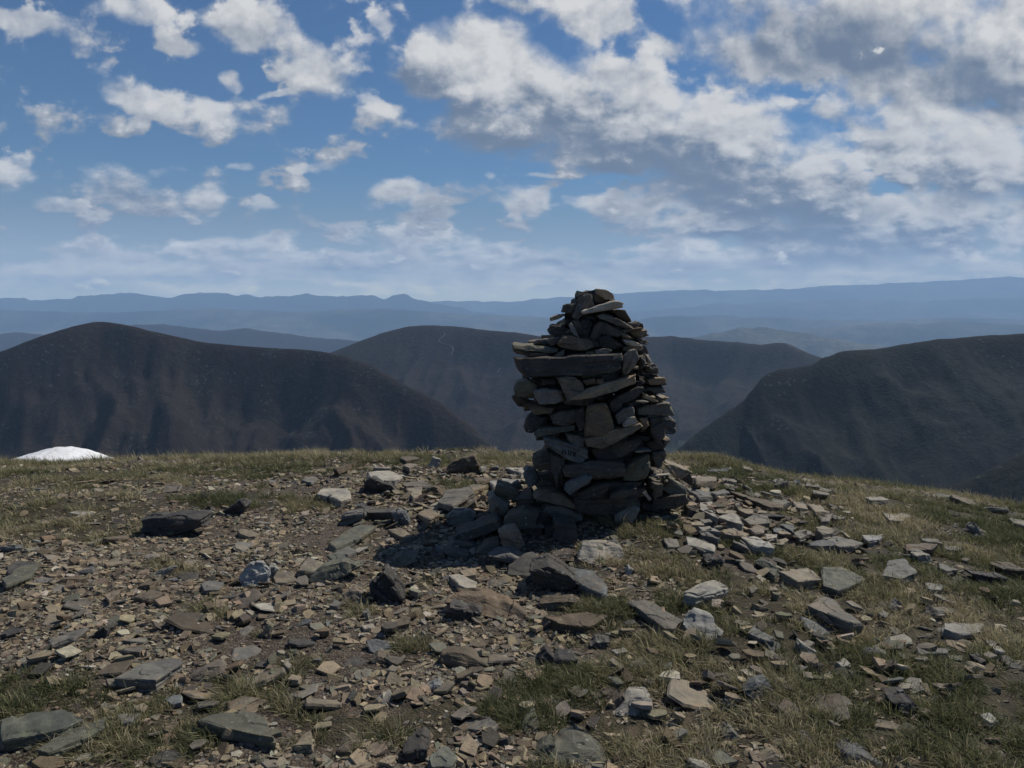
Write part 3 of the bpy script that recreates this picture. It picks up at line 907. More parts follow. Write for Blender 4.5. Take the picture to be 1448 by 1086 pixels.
CAIRN_TEXT = '''
Z1
C t 0.20 770,50 840,48 900,85 915,130 840,140 765,90 | tan block crowning the very top of the cairn | the topmost block
C b 0.16 745,95 790,95 840,150 770,180 750,150 o=.05
C g 0.24 620,105 715,80 735,95 765,185 660,240 600,310 568,270 600,190 | big tilted grey block just below the cairn's topmost stone, on its left | the tilted grey block
C k 0.2 610,105 640,85 700,78 690,100 625,135 o=.1
C p 0.26 645,235 780,180 920,140 990,160 995,195 960,205 905,185 780,235 660,250 o=-.08 | pale thin slab sloping across the cairn's head with a sunlit edge | the pale sloping slab
C d 0.2 495,175 590,165 600,200 560,245 480,245
C t 0.2 395,285 430,265 510,250 520,265 440,300 400,305
C t 0.15 445,325 490,302 520,325 495,350
C k 0.24 375,385 400,325 460,330 530,370 575,410 480,430 380,420
C w 0.05 535,340 560,320 600,380 630,450 580,420 o=-.03 | bluish white shard standing upright in a gap near the cairn's head | the bluish white shard
C k 0.15 640,300 700,290 740,320 700,460 640,430 o=.06
C d 0.15 560,320 620,300 650,340 640,440 610,400 o=.06
C g 0.24 770,255 830,240 940,290 1060,350 1085,385 1040,385 900,330 780,290 o=-.04
C b 0.24 860,230 930,210 1000,215 1035,250 1060,320 1020,330 940,280
C b 0.2 1040,350 1110,305 1150,335 1160,370 1090,380
C t 0.24 1030,395 1100,380 1180,375 1185,400 1130,445 1060,430
C d 0.2 710,450 745,350 800,310 860,330 800,430 760,460
C d 0.2 840,330 960,390 1000,400 940,440 850,420 800,410
C r 0.15 960,405 1020,415 1070,455 1010,460 975,440 o=-.04 | small pinkish oval stone lying on a pale flat chip in the cairn's upper flank | the pinkish oval stone
C p 0.2 985,455 1060,470 1118,495 1090,515 1010,510 985,480 o=-.04
C d 0.2 1100,455 1170,460 1195,492 1160,505 1110,490
C b 0.28 440,500 500,430 570,425 740,480 760,520 680,550 590,555 480,530 | broad brown block above the cairn's long beam, crossed by a pale line | the broad brown block
C k 0.24 780,440 860,430 930,470 990,510 900,540 800,520
C d 0.24 355,480 400,440 490,430 440,500 400,515
C b 0.15 270,480 310,465 350,490 330,500 270,500
C n 0.3 80,505 240,500 400,520 465,530 450,565 300,560 90,535 o=-.03 | long thin greenish slab jutting from the cairn just above the great beam | the jutting greenish slab
C g 0.24 80,545 150,545 240,580 230,600 120,580
C g 0.22 230,565 370,565 385,590 300,605 235,600
C d 0.2 400,605 460,560 510,540 510,600 440,615
C b 0.15 680,565 750,555 755,585 690,590
C g 0.15 755,545 830,530 900,550 840,585 760,585
C k 0.3 100,610 160,600 500,600 900,575 990,560 1000,620 980,700 930,740 780,760 500,745 300,760 200,770 140,720 130,660 o=-.03 | great dark beam-like slab spanning the whole upper front of the cairn | the great dark beam
C g 0.22 985,600 1040,545 1085,535 1108,600 1070,690 1000,755 975,690 o=-.05 | grey leaf-shaped stone at the end of the cairn's great dark beam | the grey leaf-shaped stone
C d 0.24 1090,520 1165,510 1195,570 1120,580
C d 0.24 1110,590 1160,580 1165,640 1150,690 1105,690
C p 0.1 1165,590 1190,585 1215,650 1180,650
C d 0.24 1150,665 1245,650 1270,690 1270,740 1210,760 1160,720
C p 0.12 1070,690 1105,675 1110,700 1075,705 o=-.04
C p 0.22 100,800 200,775 210,800 150,830 100,830
C n 0.28 85,850 130,810 220,790 290,840 280,900 180,930 100,890
C d 0.28 80,930 110,900 190,940 260,990 190,1030 120,1010
C u 0.26 260,880 440,855 490,870 500,960 440,995 300,985 255,920 o=-.06 | bluish grey squarish slab catching light on the cairn's shaded front | the bluish squarish slab
C k 0.2 300,770 440,775 440,830 320,830 o=.03
C g 0.24 440,765 500,745 580,765 660,820 680,870 620,920 540,960 510,930 490,860 o=-.03
C b 0.2 650,790 760,765 765,820 680,835
C o 0.2 765,780 825,770 820,825 765,825 o=-.02 | small rust brown block wedged under the cairn's great dark beam | the rust brown block
C t 0.3 690,850 830,830 1000,770 1100,735 1100,830 960,880 720,940 510,965 560,930 690,890 o=-.03 | long tan slab rising to the right below the cairn's great dark beam | the rising tan slab
C t 0.22 1170,790 1240,765 1320,765 1340,795 1310,830 1200,835
C k 0.2 1110,750 1165,760 1160,810 1110,815
C d 0.24 1160,850 1280,850 1340,875 1335,900 1230,895
C k 0.24 870,960 1000,890 1110,840 1160,850 1110,930 1000,980 880,1000
C t 0.22 1130,885 1200,920 1270,965 1220,965 1150,930
C d 0.2 1230,905 1310,935 1325,955 1270,950
C p 0.14 1085,960 1140,950 1190,965 1150,980 o=-.04
C b 0.24 215,1015 300,1000 440,1010 400,1060 260,1080
Z2
C g 0.26 940,90 1070,55 1170,50 1200,95 1210,140 1100,145 950,135 | flat grey slab with rounded top on the cairn's sunny flank at mid height | the round-topped grey slab
C k 0.28 150,230 170,150 230,125 320,150 330,210 250,245 210,270 155,280
C d 0.22 340,140 400,115 520,100 540,180 450,215 350,200
C n 0.28 220,275 260,230 400,220 510,210 510,240 380,270 240,290 o=-.03
C k 0.16 520,100 575,80 575,230 540,250 515,170 o=.03
C b 0.24 585,100 620,65 730,45 770,110 800,230 790,255 680,290 580,290 o=-.04 | large brown five-sided block set upright in the middle of the cairn | the upright brown block
C d 0.18 740,70 800,20 850,60 840,90 780,120
C u 0.2 790,130 830,100 900,75 935,85 930,150 850,190 810,210 o=-.03
C p 0.2 845,195 890,150 935,145 960,185 920,205 850,220 o=-.05 | pale sunlit stone between the upright brown block and the cairn's flank | the pale sunlit stone
C t 0.28 580,310 740,275 890,210 975,195 990,215 930,270 760,345 690,370 600,360 o=-.07 | tan tongue-shaped slab under the upright brown block of the cairn | the tan tongue-shaped slab
C g 0.22 445,270 520,275 580,300 570,360 520,370 455,320 o=-.04
C b 0.2 960,160 1030,155 1035,210 980,250
C k 0.28 1030,160 1130,150 1160,200 1140,290 1090,320 1040,270
C u 0.24 1130,190 1170,150 1220,175 1230,240 1200,275 1140,270
C p 0.16 1130,320 1170,300 1185,320 1140,355
C u 0.16 285,330 300,290 350,290 480,350 610,375 600,430 555,495 450,450 350,390 o=-.09 f=1 | bluish slanting slab bearing dark scratched marks on the cairn's lower front | the marked slab
C k 0.3 620,380 800,350 960,290 1000,320 930,390 800,450 650,440
C p 0.16 935,395 1000,385 1045,385 980,402 o=-.05
C k 0.26 1000,340 1060,310 1130,340 1140,380 1050,390
C d 0.28 1050,390 1140,380 1165,420 1110,520 1060,510 1045,440
C d 0.34 450,490 620,460 860,480 870,550 780,590 620,590 480,590 440,570 o=-.03 | wide dark slab with a split face low on the cairn's front | the wide split slab
C n 0.28 870,500 960,450 1045,410 1030,520 1010,580 930,600 840,610 o=-.03
C u 0.2 425,665 500,610 600,565 640,570 625,610 560,650 470,705 o=-.16 | bluish elongated slab leaning low against the foot of the cairn | the leaning bluish slab
C k 0.28 520,690 640,630 760,610 750,660 690,720 560,730 o=-.05
C d 0.28 760,680 940,640 945,690 860,730 740,740 o=-.05
C d 0.28 215,440 290,410 330,400 400,430 360,520 270,540 230,510
C k 0.24 345,420 440,440 430,640 380,640 350,540
C k 0.30 440,600 700,590 900,610 1000,600 960,680 700,740 470,720 o=.05
C k 0.30 500,720 700,700 960,690 990,780 900,860 640,860 500,800 o=.02
C d 0.3 1045,610 1140,620 1130,700 1060,740
C n 0.3 1120,660 1180,580 1290,640 1305,690 1260,720 1180,710 o=-.05 | greenish block with a mossy sunlit top at the cairn's sunny foot | the mossy-topped block
C k 0.34 1050,740 1180,700 1300,690 1310,770 1200,810 1060,800 o=-.02
C t 0.06 1135,475 1165,480 1300,655 1290,675 1150,510 o=-.02 | narrow plank-like sliver leaning against the cairn's sunny foot | the leaning sliver
C g 0.26 1150,470 1260,500 1330,530 1250,590 1200,560 o=.1
C k 0.2 1250,590 1320,530 1345,620 1320,640 o=.12
C p 0.05 1040,560 1180,545 1185,557 1050,570 o=-.02
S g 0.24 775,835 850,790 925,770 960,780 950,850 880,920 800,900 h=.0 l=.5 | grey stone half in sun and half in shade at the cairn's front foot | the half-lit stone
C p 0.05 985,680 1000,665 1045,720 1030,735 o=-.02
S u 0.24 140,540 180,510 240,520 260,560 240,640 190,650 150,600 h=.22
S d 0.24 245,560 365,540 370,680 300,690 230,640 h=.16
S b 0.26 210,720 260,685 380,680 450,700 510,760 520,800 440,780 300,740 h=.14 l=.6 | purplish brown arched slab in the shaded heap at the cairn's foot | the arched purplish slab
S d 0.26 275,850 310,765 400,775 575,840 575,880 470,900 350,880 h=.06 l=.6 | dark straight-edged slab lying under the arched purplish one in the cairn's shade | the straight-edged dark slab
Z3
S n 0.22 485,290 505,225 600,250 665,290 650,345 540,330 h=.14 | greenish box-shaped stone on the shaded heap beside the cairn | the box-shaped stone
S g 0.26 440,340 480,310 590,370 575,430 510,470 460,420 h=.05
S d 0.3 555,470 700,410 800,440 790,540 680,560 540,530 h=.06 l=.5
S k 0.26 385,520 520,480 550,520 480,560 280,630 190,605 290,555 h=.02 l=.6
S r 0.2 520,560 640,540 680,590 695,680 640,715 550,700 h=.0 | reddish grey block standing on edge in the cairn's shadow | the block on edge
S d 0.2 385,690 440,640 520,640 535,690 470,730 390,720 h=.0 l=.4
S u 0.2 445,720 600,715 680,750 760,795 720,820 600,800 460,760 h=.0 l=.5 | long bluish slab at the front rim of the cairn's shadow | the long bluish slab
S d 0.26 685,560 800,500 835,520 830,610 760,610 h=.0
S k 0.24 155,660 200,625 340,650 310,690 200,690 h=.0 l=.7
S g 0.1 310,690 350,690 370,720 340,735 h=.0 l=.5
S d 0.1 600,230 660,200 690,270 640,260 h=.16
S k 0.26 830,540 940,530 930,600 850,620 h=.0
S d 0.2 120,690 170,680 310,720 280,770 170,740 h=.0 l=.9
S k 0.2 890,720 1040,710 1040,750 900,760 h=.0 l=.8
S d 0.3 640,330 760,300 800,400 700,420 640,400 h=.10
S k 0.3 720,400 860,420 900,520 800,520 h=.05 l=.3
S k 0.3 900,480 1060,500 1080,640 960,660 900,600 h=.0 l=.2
'''


def build_cairn():
    k = 100
    made = {}
    for typ, tone, op, poly, label, mark in spec(CAIRN_TEXT):
        pass
    for i, ln in enumerate(spec(CAIRN_TEXT)):
        typ, tone, op, poly, label, mark = ln
    n = 0
    depths = [float(l.split()[2]) for l in CAIRN_TEXT.strip().splitlines() if l.strip() and l.split()[0] in 'CS']
    for (typ, tone, op, poly, label, mark), dep in zip(spec(CAIRN_TEXT), depths):
        n += 1
        cx = sum(p[0] for p in poly) / len(poly)
        cy = sum(p[1] for p in poly) / len(poly)
        rs = random.Random(n)
        if typ == 'C':
            l, r = cairn_span(cy)
            u = np.clip((cx - (l + r) / 2) / ((r - l) / 2), -1, 1)
            Rm = (r - l) / 2 * CAIRN_Y / FPX
            Yf = CAIRN_Y - Rm * .85 * math.sqrt(1 - u * u) - dep * .4 * u * u + op.get('o', 0) + rs.uniform(-.015, .015)
        else:
            q = max(poly, key=lambda a: a[1])
            Yf = on_ground(cx, q[1] - 1, op.get('h', 0)).y
        o = front_stone('cairn_stone', poly, Yf, dep, tone, (4107 if mark == 'the great dark beam' else 100) + n, op.get('l', 0.0), edge=.016, flat=bool(op.get('f')), rough=.7 if mark == 'the great dark beam' else 1.0)
        w = max(p[0] for p in poly) - min(p[0] for p in poly)
        note(o, 'stone', tone, shape_word(poly), cx, cy, poly_area(poly), 'stones stacked in the cairn', label, mark)
        if mark == 'the marked slab':
            made['slab'] = o
    # the many thin slates that stick out along both flanks
    rng = np.random.default_rng(14)
    for side, rows in ((1, np.arange(452, 655, 8.2)), (-1, np.arange(470, 640, 15.0))):
        for py in rows:
            l, r = cairn_span(py)
            n += 1
            w, h = rng.uniform(26, 52), rng.uniform(5.5, 10.5)
            e = (r if side > 0 else l) - side * rng.uniform(-3, 13)
            t = rng.uniform(-.16, .16)
            x0, x1 = (e - w, e) if side > 0 else (e, e + w)
            poly = [(x0, py + t * w * .5 + h * .5), (x0 + w * .06, py + t * w * .4 - h * .45), (x0 + w * .55, py - h * rng.uniform(.4, .6)), (x1 - w * .1, py - t * w * .4 - h * .4), (x1, py - t * w * .5 + h * rng.uniform(-.1, .2)), (x1 - w * .15, py - t * w * .4 + h * .5), (x0 + w * .5, py + h * .55)]
            tone = str(rng.choice(list('gtdbnpk'), p=[.26, .2, .2, .12, .08, .08, .06]))
            Yf = CAIRN_Y - .20 + rng.uniform(-.10, .12)
            o = front_stone('cairn_stone', poly, Yf, rng.uniform(.2, .3), tone, 100 + n, 0.0, edge=.015)
            note(o, 'stone', tone, 'thin slab', (x0 + x1) / 2, py, w * h, 'stones stacked in the cairn')
    return made


CAIRN = build_cairn()


def scratch_marks(o):
    """the dark marks on the marked slab, a part of it"""
    from mathutils.bvhtree import BVHTree
    bpy.context.view_layer.update()
    me = o.data
    M = o.matrix_world
    bv = BVHTree.FromPolygons([M @ v.co for v in me.vertices], [tuple(p.vertices) for p in me.polygons])
    V, F = [], []
    x0, y0, s = ZOOM['Z2']
    for (a, c) in (((424, 378), (418, 402)), ((437, 384), (442, 404)), ((462, 383), (466, 408)), ((482, 388), (478, 412)), ((498, 392), (496, 416)), ((510, 398), (508, 418))):
        pr = []
        for q in np.linspace(0, 1, 5):
            px, py = x0 + (a[0] + (c[0] - a[0]) * q) / s, y0 + (a[1] + (c[1] - a[1]) * q) / s
            d = Vector(pix_dir(px, py)).normalized()
            h, n_, _, _ = bv.ray_cast(Vector((0, 0, CAM_Z)), d)
            if h is not None:
                pr.append(h)
        if len(pr) < 2:
            continue
        for p in pr:
            k = len(V)
            for dx in (-.004, .004):
                for dy in (-.0025, .006):
                    for dz in (-.005, .005):
                        V.append(p + Vector((dx, dy, dz)))
            F += [(k, k + 1, k + 3, k + 2), (k + 4, k + 6, k + 7, k + 5), (k, k + 4, k + 5, k + 1), (k + 2, k + 3, k + 7, k + 6), (k, k + 2, k + 6, k + 4), (k + 1, k + 5, k + 7, k + 3)]
    if not V:
        return
    m, b, bs = new_mat('dark_scratch')
    co = b.node('ShaderNodeTexCoord').outputs['Object']
    b.l.new(b.mix(b.noise(co, 90, 3), (0.012, 0.012, 0.014), (0.035, 0.034, 0.036)), bs.inputs['Base Color'])
    Mi = M.inverted()
    mk = mesh_obj('scratch_marks', [Mi @ v for v in V], F, m)
    mk.parent = o
    mk['label'] = 'dark scratched marks'


scratch_marks(CAIRN['slab'])


def chip_templates(n, seed, flat=(.13, .36)):
    rs = random.Random(seed)
    out = []
    for _ in range(n):
        k = rs.randint(4, 7)
        bm = bmesh.new()
        th = rs.uniform(*flat)
        el = rs.uniform(.45, .95)
        sk = rs.uniform(-.2, .2)
        a0 = rs.uniform(0, 6.28)
        tl = rs.uniform(-.4, .4)
        for i in range(k):
            a = a0 + 6.283 * (i + rs.uniform(-.33, .33)) / k
            r = rs.uniform(.66, 1.14)
            x, y = math.cos(a) * r, math.sin(a) * r * el
            u = rs.uniform(.90, 1)
            bm.verts.new((x * u + sk * th, y * u, th * (rs.uniform(.85, 1.1) + tl * math.cos(a))))
            bm.verts.new((x, y, th * rs.uniform(.05, .75)))
            bm.verts.new((x * .94 - sk * th, y * .94, -.05))
        r = bmesh.ops.convex_hull(bm, input=bm.verts)
        junk = [g for g in set(r['geom_interior'] + r['geom_unused']) if isinstance(g, bmesh.types.BMVert)]
        if junk:
            bmesh.ops.delete(bm, geom=junk, context='VERTS')
        bmesh.ops.triangulate(bm, faces=bm.faces)
        bm.verts.index_update()
        out.append((np.array([v.co for v in bm.verts]), np.array([[v.index for v in f.verts] for f in bm.faces])))
        bm.free()
    return out


def rot_matrices(az, tx, ty):
    ca, sa = np.cos(az), np.sin(az)
    z = np.zeros_like(az)
    o = np.ones_like(az)
    Rz = np.stack([ca, -sa, z, sa, ca, z, z, z, o], -1).reshape(-1, 3, 3)
    cx, sx = np.cos(tx), np.sin(tx)
    Rx = np.stack([o, z, z, z, cx, -sx, z, sx, cx], -1).reshape(-1, 3, 3)
    cy, sy = np.cos(ty), np.sin(ty)
    Ry = np.stack([cy, z, sy, z, o, z, -sy, z, cy], -1).reshape(-1, 3, 3)
    return Rx @ Ry @ Rz


def mass_of_chips(name, pos, size, az, tx, ty, cols, temps, mat, rng, flatten=None):
    R = rot_matrices(az, tx, ty)
    which = rng.integers(0, len(temps), len(pos))
    VV, FF, CC = [], [], []
    base = 0
    for t, (tv, tf) in enumerate(temps):
        idx = np.nonzero(which == t)[0]
        if not len(idx):
            continue
        lv = tv[None] * size[idx, None, None]
        if flatten is not None:
            lv = lv * np.stack([np.ones_like(flatten), np.ones_like(flatten), flatten], -1)[idx][:, None, :]
        v = np.einsum('nij,nkj->nki', R[idx], lv) + pos[idx, None]
        VV.append(v.reshape(-1, 3))
        f = tf[None] + (np.arange(len(idx)) * len(tv))[:, None, None] + base
        FF.append(f.reshape(-1, 3))
        CC.append(np.repeat(cols[idx], len(tv), 0))
        base += len(idx) * len(tv)
    V, F, Cc = np.concatenate(VV), np.concatenate(FF), np.concatenate(CC)
    o = mesh_obj(name, V, F, mat)
    a = o.data.color_attributes.new('tint', 'FLOAT_COLOR', 'POINT')
    a.data.foreach_set('color', np.concatenate([Cc, np.ones((len(Cc), 1))], 1).astype(np.float32).ravel())
    o['kind'] = 'stuff'
    return o


def chip_material():
    m, b, bs = new_mat('slate_chips')
    co = b.node('ShaderNodeTexCoord').outputs['Object']
    base = b.node('ShaderNodeVertexColor', layer_name='tint').outputs[0]
    n1 = b.noise(co, 24.0, 5, .65)
    n2 = b.noise(co, 160.0, 4, .65)
    col = b.mix(b.rng(n1, .35, .65), b.mix(1.0, base, (.7, .7, .72), 'MULTIPLY'), b.mix(1.0, base, (1.15, 1.12, 1.08), 'MULTIPLY'))
    col = b.mix(b.rng(n2, .4, .7, 0, .5), col, b.mix(1.0, col, (.6, .59, .58), 'MULTIPLY'))
    b.l.new(col, bs.inputs['Base Color'])
    bs.inputs['Roughness'].default_value = .85
    bump(b, bs, b.m('ADD', n2, b.m('MULTIPLY', n1, .6)), .006, .8)
    return m


CHIP_MAT = chip_material()
CHIPS = chip_templates(28, 5)


def tone_array(rng, n, keys, w):
    pal = np.array([TONE[k] for k in keys])
    c = pal[rng.choice(len(keys), n, p=np.array(w) / sum(w))]
    return c * rng.uniform(.72, 1.25, (n, 1)) * (1 + rng.normal(0, .03, (n, 3)))


def cairn_fill():
    """packed rubble inside the cairn, behind its facing stones"""
    rng = np.random.default_rng(8)
    P, S_ = [], []
    zlo = float(ground_z(CAIRN_X, CAIRN_Y)) - .02
    for py in np.arange(420, 775, 5.0):
        l, r = cairn_span(py)
        z = CAM_Z + pix_dir(840, py)[2] * CAIRN_Y
        if z < zlo - .15:
            break
        xc = pix_dir((l + r) / 2, py)[0] * CAIRN_Y
        R = (r - l) / 2 * CAIRN_Y / FPX * .86
        for _ in range(14 if R > .3 else 8):
            a, q = rng.uniform(0, 6.283), R * .85 * math.sqrt(rng.uniform(0, 1))
            s = rng.uniform(.08, .16)
            q = min(q, max(R - s, .0))
            P.append((xc + q * math.cos(a), CAIRN_Y + .05 + q * math.sin(a) * .9, z - .02))
            S_.append(s)
    n = len(P)
    P, S_ = np.array(P), np.array(S_)
    mass_of_chips('rubble', P, S_, rng.uniform(0, 6.28, n), rng.normal(0, .12, n), rng.normal(0, .12, n), tone_array(rng, n, 'gkdtbn', (2, 2, 3, 1, 1, 1)), CHIPS, CHIP_MAT, rng)


cairn_fill()


